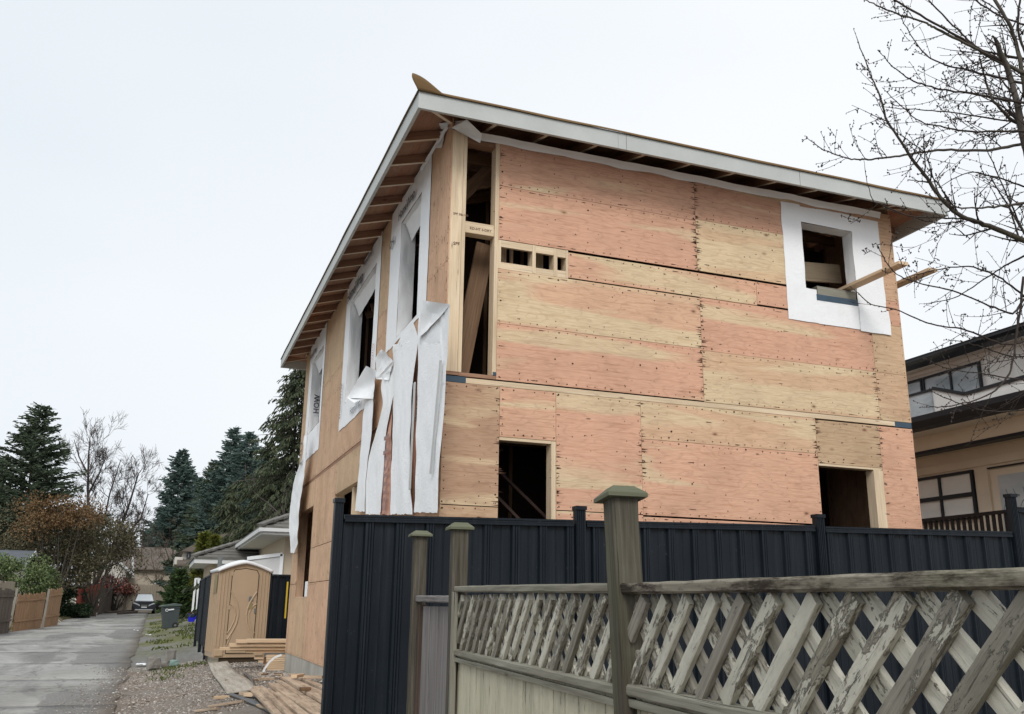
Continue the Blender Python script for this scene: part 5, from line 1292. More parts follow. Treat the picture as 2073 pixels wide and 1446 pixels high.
# ------------------------------------------------------------------ fences down the lane
M['cedarnew'] = m_wood('orange_cedar_boards', (.30, .17, .09), (.38, .23, .13), (.45, .29, .18), .4)
M['cedarold'] = m_wood('dark_old_boards', (.10, .08, .065), (.15, .12, .10), (.21, .18, .15), .5)
M['cedargrey'] = m_wood('grey_old_boards', (.22, .20, .17), (.28, .26, .22), (.34, .32, .28), .4)
M['redpaint'] = m_wood('red_painted_boards', (.30, .07, .05), (.36, .09, .065), (.40, .12, .09), .3)
M['tanboards'] = m_wood('sunbleached_boards', (.30, .26, .20), (.38, .33, .26), (.44, .39, .31), .4)
def line_fence(name, label, a, c, ha, hc, mat, n, group=None, alt=None, rail=True, jh=.05, lean=0):
    """a, c ground points; n boards; each board a part"""
    f = thing(name, label, 'fence', group); a, c = Vector(a), Vector(c)
    d = (c-a); L = d.length; d.normalize(); nn = Vector((0, 0, 1)).cross(d)
    for i in range(n):
        t = (i+.5)/n; p = a.lerp(c, t); h = ha+(hc-ha)*t+rnd.uniform(-jh, jh); p.z = ground_z(p.x, p.y)
        mm = mat if not alt or rnd.random() > .15 else alt
        b = MB(); top = p+Vector((0, 0, h))+d*(lean*h); b.beam(p+nn*rnd.uniform(0, .01), top, .025, L/n*.93, d); b.build('fence_board', M[mm], f)
    for zf in (.3, .85):
        if rail:
            b = MB(); b.beam(a+Vector((0, 0, ha*zf+.0))-nn*.04, c+Vector((0, 0, hc*zf))-nn*.04, .04, .09); b.build('rail', M[mat], f)
    rebase(f, a); return f
F0, F1 = gh(-40, 1292), gh(22, 1283); 
line_fence('board_fence', 'dark stained old board fence at the far left edge of the lane', gh(-60, 1296), gh(16, 1283), 1.75, 1.75, 'cedarold', 10)
line_fence('board_fence', 'grey board panel with slatted top behind the dark left fence', gh(-60, 1292)+Vector((-.2, .6, 0)), gh(22, 1280)+Vector((-.2, .6, 0)), 2.0, 2.05, 'tanboards', 14)
line_fence('board_fence', 'orange cedar board fence leaning slightly, under the rhododendron', gh(24, 1281), gh(82, 1273), 1.52, 1.6, 'cedarnew', 11, lean=.06)
line_fence('board_fence', 'orange cedar fence panel right of the grey post, boards fanned', gh(88, 1272), gh(116, 1267), 1.75, 1.85, 'cedarnew', 7, lean=.05)
for px, lab in ((19, 'leaning timber post at the joint of the dark and orange fences'), (85, 'grey weathered post dividing the orange cedar fence')):
    p = gh(px, 1276); b = MB(); b.worn(p, p+Vector((.05, .1, 1.8)), (.10), .10, (1, 0, 0), seg=6); tag(b.build('fence_post', M['cedargrey'], None, origin=p), lab, 'post')
for a, c, lab in (((125, 1262), (100, 1238), 'upper of the two sticks leaning on the cedar fence'), ((128, 1260), (110, 1243), 'lower of the two sticks leaning on the cedar fence')):
    p = gh(*a); q_ = onY(c[0], c[1], p.y+.5); b = MB(); b.tube([p, q_], .04, 6); tag(b.build('leaning_stick', M['tanboards'], None), lab, 'stick')
line_fence('board_fence', 'red painted board fence with a white post, past the dark shrub', gh(150, 1250), gh(194, 1246), 2.1, 2.3, 'redpaint', 14)
p = gh(165, 1248); b = MB(); b.beam(p-Vector((.0, .2, 0)), p+Vector((0, -.2, 2.4)), .34, .14, (1, 0, 0)); tag(b.build('fence_post', M['whiteplastic'], None), 'white square post in the red fence', 'post')
line_fence('board_fence', 'dark picket fence running back to the parked car', gh(197, 1246), gh(243, 1236), 2.0, 2.3, 'cedarold', 16, rail=False)
line_fence('board_fence', 'pale tan board fence behind the parked car', Vector((onY(232, 1236, 94).x, 94, .9)), Vector((onY(356, 1236, 94).x, 94, .9)), 2.5, 2.5, 'tanboards', 34, rail=False)
p = gh(249, 1240); b = MB(); b.beam(p, p+Vector((.05, 0, 2.5)), .18, .18, (1, 0, 0)); tag(b.build('fence_post', M['cedarold'], None), 'dark leaning post left of the parked car', 'post')
for k, (a, c) in enumerate((((215, 1243), (262, 1241)), ((240, 1245), (275, 1243)))):
    p0, p1 = gh(*a)+Vector((0, 0, .1)), gh(*c)+Vector((0, 0, .15)); b = MB(); b.worn(p0, p1, .3, .2, seg=4); tag(b.build('log', M['cedarold'], None), ('longer' if k == 0 else 'shorter')+' dark log lying on the verge left of the car', 'log')

# ------------------------------------------------------------------ houses beyond
M['grroof'] = m_wood('grey_shingle_roof', (.10, .115, .13), (.13, .145, .165), (.17, .185, .2), .2)
M['brroof'] = m_wood('brown_shingle_roof', (.12, .10, .085), (.16, .135, .115), (.2, .175, .15), .3)
M['tile'] = m_wood('grey_concrete_tile', (.13, .125, .115), (.18, .175, .16), (.24, .23, .215), .3, stain=.3)
M['tiledark'] = m_plain('tile_shadow_gap', (.03, .028, .026), .9)
M['palewall'] = m_plain('pale_stucco', (.60, .57, .52), .9, .05)
M['tanwall'] = m_plain('tan_stucco', (.46, .40, .32), .9, .05)
M['gwall'] = m_plain('garage_stucco', (.50, .42, .32), .9, .04)
M['whitetrim'] = m_plain('white_trim', (.62, .63, .63), .6, .03)
M['darkglass'] = m_plain('dark_glass', (.05, .06, .07), .1, .1, 1, .7)
def gable(name, label, x0, x1, y0, y1, zw, ridge, axis, wall, roof, over=.3, z0=None, wins=()):
    h = thing(name, label, 'house'); z0 = ground_z((x0+x1)/2, y0)-.5 if z0 is None else z0
    b = MB(); b.box(x0, x1, y0, y1, z0, zw, 'x'); b.build('wall', M[wall], h)
    if axis == 'x':
        ym = (y0+y1)/2; b = MB(); b.prism([(y0, zw), (y1, zw), (ym, ridge-.05)], 0, x0, x1); b.build('gable_wall', M[wall], h)
        for s_, ya in ((-1, y0), (1, y1)):
            b = MB(); yo = ya+s_*over; zo = zw-(ridge-zw)*over/(ym-y0); P = [(yo, zo), (ym, ridge), (ym, ridge+.12), (yo, zo+.12)]; b.prism(P if s_ < 0 else P[::-1], 0, x0-over, x1+over); b.build('roof', M[roof], h)
        for xx in (x0-over, x1+over):
            b = MB()
            for s_, ya in ((-1, y0), (1, y1)): yo = ya+s_*over; zo = zw-(ridge-zw)*over/(ym-y0); b.beam((xx, yo, zo+.03), (xx, ym, ridge+.03), .04, .22)
            b.build('barge_board', M['whitetrim'], h)
    else:
        xm_ = (x0+x1)/2; b = MB(); b.prism([(x0, zw), (x1, zw), (xm_, ridge-.05)], 1, y0, y1); b.build('gable_wall', M[wall], h)
        for s_, xa_ in ((-1, x0), (1, x1)):
            b = MB(); xo = xa_+s_*over; zo = zw-(ridge-zw)*over/(xm_-x0); P = [(xo, zo), (xm_, ridge), (xm_, ridge+.12), (xo, zo+.12)]; b.prism(P if s_ > 0 else P[::-1], 1, y0-over, y1+over); b.build('roof', M[roof], h)
        b = MB()
        for s_, xa_ in ((-1, x0), (1, x1)): xo = xa_+s_*over; zo = zw-(ridge-zw)*over/(xm_-x0); b.beam((xo, y0-over, zo+.03), (xm_, y0-over, ridge+.03), .04, .22)
        b.build('barge_board', M['whitetrim'], h)
    for (wx0, wx1, wz0, wz1) in wins:
        b = MB(); b.box(wx0, wx1, y0-.05, y0-.002, wz0, wz1); w = b.build('window', M['whitetrim'], h); b = MB(); b.box(wx0+.08, wx1-.08, y0-.07, y0-.051, wz0+.08, wz1-.08); b.build('pane', M['darkglass'], w)
    rebase(h, ((x0+x1)/2, y0, z0)); return h
def Pz(px, py, Y): q_ = onY(px, py, Y); return q_.x, q_.z
# left garage with grey roof and white barge board
x1g, zrg2 = Pz(54, 1117, 62); x0g = x1g-9; ze = Pz(50, 1142, 60)[1]
gable('garage', 'low garage with blue grey shingle roof and white gable trim behind the left shrub', x0g, x1g, 60, 66.5, ze, zrg2, 'x', 'palewall', 'grroof', .35)
# brownish houses down the lane
Y = 104; xa, zr1 = Pz(262, 1128, Y); xb, _ = Pz(352, 1128, Y); zw1 = Pz(300, 1150, Y)[1]
gable('house', 'broad tan house with a low brown roof at the end of the lane', xa-3, xb+3, Y, Y+10, zw1, zr1+1.2, 'x', 'tanwall', 'brroof', .5)
Y = 97; xa, zr1 = Pz(232, 1135, Y); xb, _ = Pz(272, 1135, Y); zw1 = Pz(250, 1152, Y)[1]
h2 = gable('house', 'pale house with a steep roof edge behind the red leaved shrub', xa-3, xb-.6, Y, Y+9, zw1, zr1+1.0, 'y', 'palewall', 'brroof', .5)
for px, py0, py1, lab in ((269, 1128, 1170, 'white'), ):
    p0 = onY(px, py0, 97); p1 = onY(px, py1, 97); b = MB(); b.beam(p1, p0, .2, .2, (1, 0, 0)); tag(b.build('chimney_pipe', M['whitetrim'], None), 'white downpipe standing before the pale house', 'pipe')
# beige two storey house with balcony
Y = 73; xL, zt1 = Pz(372, 1116, Y); xR, _ = Pz(412, 1116, Y); zbal0 = Pz(360, 1143, Y)[1]; zbal1 = Pz(360, 1128, Y)[1]; 
h3 = thing('house', 'beige two storey house with a solid balcony and small window beyond the cedar hedge', 'house')
b = MB(); b.box(xL, xR+2, Y, Y+8, 1, zt1); b.build('wall', M['palewall'], h3)
xB = Pz(354, 1130, Y)[0]; b = MB(); b.box(xB, xL, Y-.2, Y+6, zbal0, zbal1); b.build('balcony', M['palewall'], h3)
b = MB(); b.box(xB+.3, xR+2, Y+.3, Y+8, 1, zbal0-.3); b.build('lower_wall', M['tanwall'], h3)
xq = Pz(366, 1111, Y)[0]; zp = Pz(400, 1098, Y)[1]
b = MB(); b.prism([(xq, zt1-.05), (xR+3, zt1-.05), (xR+3, zp+1.0), (xR+.2, zp+.4)], 1, Y-.6, Y+8.6); b.build('roof', M['brroof'], h3)
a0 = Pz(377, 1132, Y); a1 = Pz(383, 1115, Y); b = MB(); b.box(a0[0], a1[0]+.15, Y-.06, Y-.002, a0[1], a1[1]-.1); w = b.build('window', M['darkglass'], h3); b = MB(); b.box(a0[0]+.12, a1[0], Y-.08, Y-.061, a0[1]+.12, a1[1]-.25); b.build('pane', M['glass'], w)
z0r = Pz(380, 1147, Y)[1]; z1r = Pz(380, 1137, Y)[1]; b = MB(); b.prism([(Y-1.4, z0r), (Y-.01, z1r), (Y-.01, z1r+.15), (Y-1.4, z0r+.15)], 0, Pz(358, 1140, Y)[0], xR+1); b.build('porch_roof', M['brroof'], h3)
a0 = Pz(351, 1165, Y); a1 = Pz(358, 1148, Y); b = MB(); b.box(a0[0]+.5, a1[0]+.6, Y+.22, Y+.298, a0[1], a1[1]); b.build('window', M['darkglass'], h3)
rebase(h3, (xL, Y, 1))
# tile roofed garage right behind the toilet
gg = thing('tile_roof_house', 'beige stucco house with grey concrete tile roof behind the portable toilet', 'house')
Dn = 27.0; zE = atD(532, 1080, Dn).z; Yn = atD(532, 1080, Dn).y; xE = atD(532, 1080, Dn).x
Yf = Yn+9.5; xW = xE+.75
b = MB(); b.box(xW, xW+8, Yn+.75, Yf, 0, zE-.02, 'z'); b.build('wall', M['gwall'], gg)
b = MB(); b.box(xE, xW+8.6, Yn, Yf+.5, zE-.02, zE+.0); b.build('soffit', M['whitetrim'], gg)
b = MB(); b.beam((xE, Yn-.015, zE+.08), (xW+8.6, Yn-.015, zE+.08), .03, .2); b.build('fascia_board', M['whitetrim'], gg)
b = MB(); b.beam((xE-.015, Yn, zE+.08), (xE-.015, Yf+.5, zE+.08), .03, .2); b.build('fascia_board', M['whitetrim'], gg)
b = MB(); b.prism([(Yn-.12, zE+.06), (Yn-.03, zE+.03), (Yn-.03, zE+.16), (Yn-.12, zE+.16)], 0, xE-.1, xW+8.6); b.build('gutter', M['whitetrim'], gg)
b = MB(); b.box(xE-.12, xE-.032, Yn-.1, Yf+.5, zE+.04, zE+.16, 'y'); b.build('gutter', M['whitetrim'], gg)
def tile_slope(par, p00, p10, ux, up, rise, length, w_of, courses, mat='tile'):
    """courses of stepped tiles. p00 eave corner, ux along-eave unit, up horizontal up-slope unit"""
    ux, up = Vector(ux), Vector(up)
    for c in range(courses):
        a0, a1 = w_of(c/courses); l0 = length*c/courses; l1 = length*(c+1)/courses
        base = Vector(p00)+up*l0+Vector((0, 0, rise*l0)); nxt = Vector(p00)+up*(l1+.03)+Vector((0, 0, rise*(l1+.03)))
        b = MB(); t_ = .05; P0 = base+ux*a0; P1 = base+ux*a1; P2 = nxt+ux*a1; P3 = nxt+ux*a0; Z = Vector((0, 0, t_+.03)); z_ = Vector((0, 0, .03))
        b.face([P0+Z, P1+Z, P2+z_, P3+z_], [(a0, c), (a1, c), (a1, c+.3), (a0, c+.3)]); b.face([P0, P1, P1+Z, P0+Z], [(a0, c), (a1, c), (a1, c+.05), (a0, c+.05)])
        b.build('tile_course', M[mat], par)
RS = .42; Lr = 4.2
tile_slope(gg, (xE-.1, Yn-.1, zE+.14), None, (1, 0, 0), (0, 1, 0), RS, Lr, lambda t: (Lr*t, 9.5), 12)
tile_slope(gg, (xE-.1, Yn-.1, zE+.14), None, (0, 1, 0), (1, 0, 0), RS, Lr, lambda t: (Lr*t, 10.2), 12)
for k in range(14):
    t0 = k*.3; p0 = Vector((xE-.1+t0, Yn-.1+t0, zE+.24+RS*t0)); p1 = p0+Vector((.34, .34, RS*.34+.03)); b = MB(); b.beam(p0, p1, .26, .07); b.build('hip_cap', M['tile'], gg)
# lower wing
Dw = 33.5; pw = atD(396, 1139, Dw); zw_ = pw.z; xw0, yw0 = pw.x, pw.y
b = MB(); b.box(xw0+.55, xW+.2, yw0+.55, Yf+4, 0, zw_, 'z'); b.build('wing_wall', M['gwall'], gg)
b = MB(); b.box(xw0, xW+.2, yw0, Yf+4, zw_-.02, zw_); b.build('soffit', M['whitetrim'], gg)
b = MB(); b.box(xw0-.05, xW, yw0-.05, yw0-.005, zw_-.02, zw_+.18); b.build('fascia_board', M['whitetrim'], gg)
b = MB(); b.box(xw0-.05, xw0-.005, yw0-.003, Yf+4, zw_-.02, zw_+.18, 'y'); b.build('fascia_board', M['whitetrim'], gg)
Lw = 2.6; wl = xW-xw0+.4
tile_slope(gg, (xw0-.1, yw0-.1, zw_+.15), None, (1, 0, 0), (0, 1, 0), .38, Lw, lambda t: (Lw*t*.92, wl), 8)
tile_slope(gg, (xw0-.1, yw0-.1, zw_+.15), None, (0, 1, 0), (1, 0, 0), .38, Lw, lambda t: (Lw*t*1.0, 9), 8)
for k in range(9):
    t0 = k*.28; p0 = Vector((xw0-.1+t0, yw0-.1+t0, zw_+.25+.38*t0)); p1 = p0+Vector((.31, .31, .38*.31+.03)); b = MB(); b.beam(p0, p1, .26, .07); b.build('hip_cap', M['tile'], gg)
yy = Yn+.75; a0 = onY(541, 1135, yy); a1 = onY(566, 1135, yy)
b = MB(); b.prism([(a0.x-.6, .5), (a1.x, .5), (a1.x, onY(566, 1124, yy).z), (a0.x-.6, onY(530, 1134, yy).z)], 1, yy-.05, yy-.003); gd = b.build('garage_door', M['whitetrim'], gg)
b = MB(); b.beam((a0.x-.6, yy-.07, onY(530, 1132, yy).z), (a1.x+.06, yy-.07, onY(566, 1122.5, yy).z), .04, .10); b.beam((a1.x+.05, yy-.07, .5), (a1.x+.05, yy-.07, onY(566, 1122, yy).z), .1, .04, (0, 1, 0)); b.build('door_casing', M['whiteplastic'], gg)
p = onY(447, 1129, yw0+.5); b = MB(); b.box(p.x-.09, p.x+.09, p.y-.09, p.y+.09, p.z-.5, p.z+.16, 'z'); b.build('roof_vent', M['whitetrim'], gg)
rebase(gg, (xE, Yn, 0))
b = MB(); p0 = onY(577, 1252, 19.4); p1 = onY(582.5, 1178, 19.4); b.beam(p0, p1, .03, .02, (0, 1, 0)); b.build; o = b.build('yellow_level', M['yellow'] if 'yellow' in M else M['red'], None); M['yellow'] = m_plain('yellow_paint', (.6, .42, .03), .5); o.data.materials[0] = M['yellow']
tag(o, 'upright yellow bar against the far corner of the plywood house', 'bar')

# ------------------------------------------------------------------ trees
M['bark'] = m_wood('grey_brown_bark', (.06, .05, .042), (.09, .078, .066), (.13, .115, .10), .4, .2)
M['barkdark'] = m_wood('dark_twig_bark', (.035, .026, .024), (.055, .042, .038), (.085, .07, .06), .3, .25, mossc=(.07, .075, .04))
M['twigfar'] = m_plain('far_twigs', (.09, .072, .068), .9, .2)
M['twigbrown'] = m_plain('brown_twigs', (.10, .078, .058), .9, .3)
M['needles'] = m_leaf('dark_fir_needles', (.028, .042, .028), (.055, .078, .048), (.10, .12, .075))  # lightened a little in place of distance haze
M['needleshaze'] = m_leaf('haze_tinted_needles', (.038, .066, .060), (.068, .105, .092), (.11, .15, .128))  # bluish, lifted tone paints distance haze into the far firs
M['cedarleaf'] = m_leaf('drooping_cedar_leaf', (.024, .034, .02), (.055, .068, .038), (.10, .112, .065))
M['hedge'] = m_leaf('hedge_leaf', (.02, .036, .014), (.04, .068, .024), (.075, .11, .04))
M['goldcedar'] = m_leaf('golden_cedar_leaf', (.05, .065, .012), (.11, .125, .022), (.19, .18, .04))
M['rhodo'] = m_leaf('broad_shrub_leaf', (.035, .06, .02), (.09, .13, .05), (.20, .23, .10), .45)
M['darkleaf'] = m_leaf('dark_ivy_leaf', (.015, .03, .015), (.035, .06, .03), (.08, .11, .06), .5)
M['orangeleaf'] = m_leaf('rusty_leaf', (.09, .06, .03), (.155, .095, .048), (.22, .135, .065), .8, .8)
M['olive'] = m_leaf('olive_tangle', (.05, .048, .028), (.10, .09, .052), (.17, .145, .09), .8, .9)
M['redleaf'] = m_leaf('red_brown_leaf', (.09, .03, .025), (.17, .06, .05), (.26, .12, .09), .8, 2)
def conifer(px, D, top_py, half_px, label, mat, seed, kind='fir', base=.06, dens=1.0, lean=0, pw=.85, group=None):
    r_ = random.Random(seed); top = atD(px, top_py, D); x0, y0 = top.x, top.y; z0 = ground_z(x0, y0); H = top.z-z0; rb = half_px*D/FPX
    t = thing('conifer_tree' if kind != 'cedar' else 'cedar_tree', label, 'tree', group)
    tb = MB(); tb.tube([(x0+.1*math.sin(k), y0, z0+H*k/6) for k in range(7)], [max(.02, H*.016*(1-k/6)) for k in range(7)], 7)
    fb = MB(); px1 = D/910.0; s = max(.13, px1*2.9)
    nb_ = int(H*6.5*dens); V = fb.v; Fc = fb.f
    def spray(p, d, L, w):
        a = r_.uniform(0, 6.28); n1 = Vector((math.cos(a), math.sin(a), r_.uniform(-.6, .3))); sd_ = d.cross(n1)
        if sd_.length < 1e-3: return
        sd_ = sd_.normalized()*w; n = len(V); q = p+d*L
        V.extend((tuple(p-sd_*.4), tuple(p+sd_*.4), tuple(q+sd_*.5*r_.uniform(.2, 1)), tuple(q-sd_*.5*r_.uniform(.2, 1)))); Fc.append((n, n+1, n+2, n+3)); fb.uv.append([(0, 0)]*4)
    for i in range(nb_):
        u = base+(1-base)*((i+r_.random())/nb_); z = z0+H*u; prof = (1-u)**pw
        if kind == 'cone': prof = (1-u)**.7*1.05+.04
        if kind == 'column': prof = min(1, (1-u)*2.2)*min(1, u*6+.4)
        lump = 1+.6*mnoise.noise(Vector((u*9+seed, math.floor(i/5)*1.7, 0)))
        for m_ in range(4 if kind != 'column' else 4):
            a = r_.uniform(0, 6.28); ln = rb*prof*lump*r_.uniform(.6, 1.2)+s*.5
            slope = {'fir': r_.uniform(-.25, .12)+.35*u, 'cedar': r_.uniform(-.45, -.05), 'column': r_.uniform(.5, 1.4), 'cone': r_.uniform(.2, .9)}[kind]
            d = Vector((math.cos(a), math.sin(a), slope)).normalized(); p0 = Vector((x0, y0, z))
            if kind == 'column': ln *= .8
            segs = max(2, int(ln/(s*.62)))
            if ln > 1.2 and i % 3 == 0: tb.tube([p0, p0+d*ln*.5+Vector((0, 0, .02*ln)), p0+d*ln*.9], [.03*ln**.5, .02*ln**.5, .006], 3, False)
            for k in range(segs):
                f = (k+r_.random())/segs
                if f < .12 and ln > 1: continue
                p = p0+d*(ln*f)+Vector((0, 0, (.10 if kind == 'fir' else -.12)*ln*f*f))
                for w_ in range(3):
                    b2 = r_.uniform(-1.2, 1.2); dd = Vector((math.cos(a+b2), math.sin(a+b2), slope+r_.uniform(-.5, .2)-(.9 if kind == 'cedar' else 0)+(.8 if kind == 'column' else 0))).normalized()
                    spray(p+Vector((r_.uniform(-s, s)*.5, r_.uniform(-s, s)*.5, r_.uniform(-s, s)*.4)), dd, s*r_.uniform(.8, 1.9), s*r_.uniform(.30, .6))
    tb.build('trunk', M['bark'], t); fb.build('crown', M[mat], t, kind='stuff'); rebase(t, (x0, y0, z0)); return t
conifer(85, 66, 824, 150, 'tallest dark conifer on the left with a ragged pointed top', 'needles', 3, 'fir', .08, 1.5, pw=.62)
conifer(2, 70, 935, 85, 'dark conifer cut by the left frame edge', 'needles', 5, 'fir', .05, 1.0, pw=.6)
conifer(371, 112, 914, 66, 'haze tinted blue green fir standing alone in the middle distance', 'needleshaze', 8, 'fir', .25, 1.0, pw=.7)
conifer(400, 118, 965, 62, 'lower haze tinted blue green fir just right of the lone fir', 'needleshaze', 9, 'fir', .05, 1.0, pw=.7)
conifer(332, 122, 1030, 48, 'small dark fir left of the lone fir', 'needleshaze', 10, 'fir', .03, 1.0)
conifer(302, 124, 1072, 26, 'smallest dark fir between the bare trees and the lone fir', 'needles', 11, 'fir', .03, 1.0)
conifer(474, 84, 868, 96, 'left of the twin thin topped firs beside the big cedar', 'needleshaze', 12, 'fir', .05, 1.3, pw=.8)
conifer(508, 80, 876, 92, 'right of the twin thin topped firs beside the big cedar', 'needleshaze', 13, 'fir', .05, 1.3, pw=.8)
conifer(434, 92, 938, 74, 'dark fir between the lone fir and the twin firs', 'needles', 14, 'fir', .05, 1.1, pw=.75)
conifer(612, 50, 725, 165, 'large drooping cedar right beside the plywood house', 'cedarleaf', 15, 'cedar', .05, 1.7, pw=.62)
conifer(455, 104, 985, 60, 'fir in the dark mass right of the lone fir, lower of two', 'needleshaze', 41, 'fir', .03, 1.0, pw=.6)
conifer(417, 108, 1020, 60, 'low fir in the dark mass just behind the beige house', 'needleshaze', 42, 'fir', .03, 1.0, pw=.6)
conifer(545, 90, 900, 80, 'fir showing between the twin firs and the big cedar', 'needles', 43, 'fir', .03, 1.0, pw=.7)
conifer(350, 130, 1060, 60, 'farthest fir with haze tinted needles behind the brown bare trees', 'needleshaze', 44, 'fir', .03, 1.0, pw=.6)
conifer(258, 128, 1080, 40, 'faint dark fir behind the leaning bare tree', 'needles', 45, 'fir', .03, .9, pw=.6)
conifer(545, 58, 940, 110, 'broad drooping cedar above the tile roof', 'cedarleaf', 16, 'cedar', .05, 1.4, pw=.55)
conifer(470, 72, 985, 60, 'rounded dark cedar left of the broad drooping cedar', 'cedarleaf', 17, 'cedar', .05, 1.2, pw=.55)
conifer(366, 56, 1157, 30, 'dark green cone shaped hedge cedar beside the white frame', 'hedge', 18, 'cone', .0, 6)
conifer(384, 60, 1176, 16, 'smaller cone cedar tucked right of the cone hedge', 'hedge', 19, 'cone', .0, 5)
conifer(414, 60, 1082, 24, 'taller golden green cedar spire behind the tile roof', 'goldcedar', 20, 'cone', .0, 4.5)
conifer(436, 61, 1088, 22, 'shorter golden green cedar spire behind the tile roof', 'goldcedar', 21, 'cone', .0, 4.5)
conifer(460, 62, 1094, 20, 'third golden spire almost hidden by the tile roof', 'goldcedar', 22, 'cone', .0, 4.5)
def bush(name, label, px, D, cy, rx_, ry_, mat, seed, n=9000, leaf=None, flat=1.0, cat='shrub', stems=True, ground=True):
    r_ = random.Random(seed); c = atD(px, cy, D); a = rx_*D/FPX; h = ry_*D/FPX; s = leaf or D/910*2.0; t = thing(name, label, cat); b = MB()
    lob = [(Vector((r_.uniform(-.7, .7)*a, r_.uniform(-.6, .6)*a, r_.uniform(-.6, .65)*h)), r_.uniform(.3, .6)) for _ in range(14)]
    while len(b.f) < n:
        o_, k = r_.choice(lob); v = Vector((r_.gauss(0, 1), r_.gauss(0, 1), r_.gauss(0, 1))).normalized()*(r_.uniform(.55, 1.05))
        p = c+o_+Vector((v.x*a*k, v.y*a*k, v.z*h*k*flat)); d = (v+Vector((r_.uniform(-1, 1), r_.uniform(-1, 1), r_.uniform(-1, 1)))).normalized(); sd_ = d.cross(Vector((r_.uniform(-1, 1), r_.uniform(-1, 1), r_.uniform(-1, 1)))).normalized()
        L = s*r_.uniform(.6, 1.5); w = s*r_.uniform(.25, .5); m = len(b.v)
        b.v += [tuple(p), tuple(p+d*L*.5+sd_*w), tuple(p+d*L), tuple(p+d*L*.5-sd_*w)]; b.f.append((m, m+1, m+2, m+3)); b.uv.append([(0, 0)]*4)
    g = Vector((c.x, c.y, ground_z(c.x, c.y)))
    if stems:
        sb = MB()
        for o_, k in lob: sb.tube([g+Vector((r_.uniform(-.2, .2), 0, 0)), g.lerp(c+o_, .5)+Vector((r_.uniform(-.3, .3), 0, 0)), c+o_], [.07, .05, .02], 5, False)
        sb.build('stem', M['bark'], t, kind='stuff')
    b.build('foliage', M[mat], t, kind='stuff'); rebase(t, g); return t
bush('rhododendron', 'broad leaved light green shrub hanging over the cedar fence at the left', 40, 50, 1172, 74, 52, 'rhodo', 1, 9000)
bush('shrub', 'dark leafy shrub spilling onto the verge at the end of the cedar fence', 142, 60, 1240, 36, 20, 'darkleaf', 2, 6000)
bush('shrub', 'dark foliage filling the gap behind the rhododendron', 112, 62, 1205, 34, 34, 'darkleaf', 3, 4500)
bush('overgrown_tree', 'rust topped overgrown tree in front of the tall left conifer', 122, 58, 1055, 80, 52, 'orangeleaf', 4, 7000, cat='tree')
bush('overgrown_tree', 'olive brown tangle of branches under the rust topped tree', 112, 59, 1108, 118, 76, 'olive', 5, 15000, cat='tree')
bush('overgrown_tree', 'olive brown tangle hanging right towards the lane', 205, 66, 1108, 84, 66, 'olive', 6, 8000, cat='tree')
bush('shrub', 'dark green undergrowth below the tall left conifer', 18, 66, 1090, 60, 60, 'needles', 7, 8000)
bush('shrub', 'red brown leaved shrub before the pale house', 238, 84, 1187, 36, 20, 'redleaf', 8, 2600)
bush('shrub', 'second small red brown shrub above the red fence', 200, 80, 1195, 20, 14, 'redleaf', 9, 900)
bush('shrub', 'dark low evergreen in front of the tan house', 322, 96, 1190, 20, 10, 'darkleaf', 10, 1200)
def bare_tree(label, px, D, base_py, limbs, mat, seed, levels=4, r0=.16, group=None, nb=4, spread=.6, name='bare_tree', twl=1.0):
    """limbs: polylines in photo pixels at distance D (with depth wander) from the base"""
    r_ = random.Random(seed); g = atD(px, base_py, D); g.z = ground_z(g.x, g.y); t = thing(name, label, 'tree', group); b = MB(); tw = MB()
    def grow(p, d, L, r, lv):
        n = 4; pts = [p]; q = p.copy(); dd = d.copy()
        for k in range(n):
            dd = (dd+Vector((r_.uniform(-.22, .22), r_.uniform(-.22, .22), r_.uniform(-.12, .20)))).normalized(); q = q+dd*L/n; pts.append(q.copy())
        (b if lv > 1 else tw).tube(pts, [max(r*(1-.7*k/n), .008*D/60) for k in range(n+1)], 4 if lv > 1 else 3, False)
        if lv <= 0: return
        for k in range(nb if lv > 1 else nb+1):
            f = r_.randint(1, n); a = r_.uniform(0, 6.28); per = dd.cross(Vector((math.cos(a), math.sin(a), .3))).normalized()
            grow(pts[f], (dd+per*r_.uniform(.5, 1.1)*spread*1.4+Vector((0, 0, .15))).normalized(), L*r_.uniform(.5, .75)*twl, r*.5, lv-1)
    for pl, lv in limbs:
        P = []; off = 0
        for i, (x_, y_) in enumerate(pl):
            off += r_.uniform(-.3, .3)*(i > 0); P.append(atD(x_, y_, D+off))
        if len(P) and pl[0][1] >= base_py-3: P[0] = g.copy()
        n = len(P)-1; L = sum((P[i+1]-P[i]).length for i in range(n)); rr = [r0*(1-.75*i/n)*(1 if pl[0][1] >= base_py-3 else .55) for i in range(n+1)]
        b.tube(P, rr, 6)
        for i in range(1, n+1):
            for k in range(nb):
                a = r_.uniform(0, 6.28); dd = (P[i]-P[i-1]).normalized(); per = dd.cross(Vector((math.cos(a), math.sin(a), .3))).normalized()
                grow(P[i-1].lerp(P[i], r_.random()), (dd+per*r_.uniform(.6, 1.3)).normalized(), L*.23*r_.uniform(.5, 1)*(1-.35*i/n)+.3, rr[i]*.5, lv)
    b.build('trunk', M[mat], t); tw.build('twigs', M[mat], t, kind='stuff'); rebase(t, g); return t
bare_tree('tall thin bare tree right of the big left conifer', 178, 72, 1200, [([(178, 1200), (179, 1080), (178, 1000), (179, 925), (182, 890)], 3), ([(179, 1000), (200, 960), (215, 925)], 3), ([(178, 960), (160, 925), (150, 890)], 1)], 'twigfar', 31, r0=.16, nb=4)
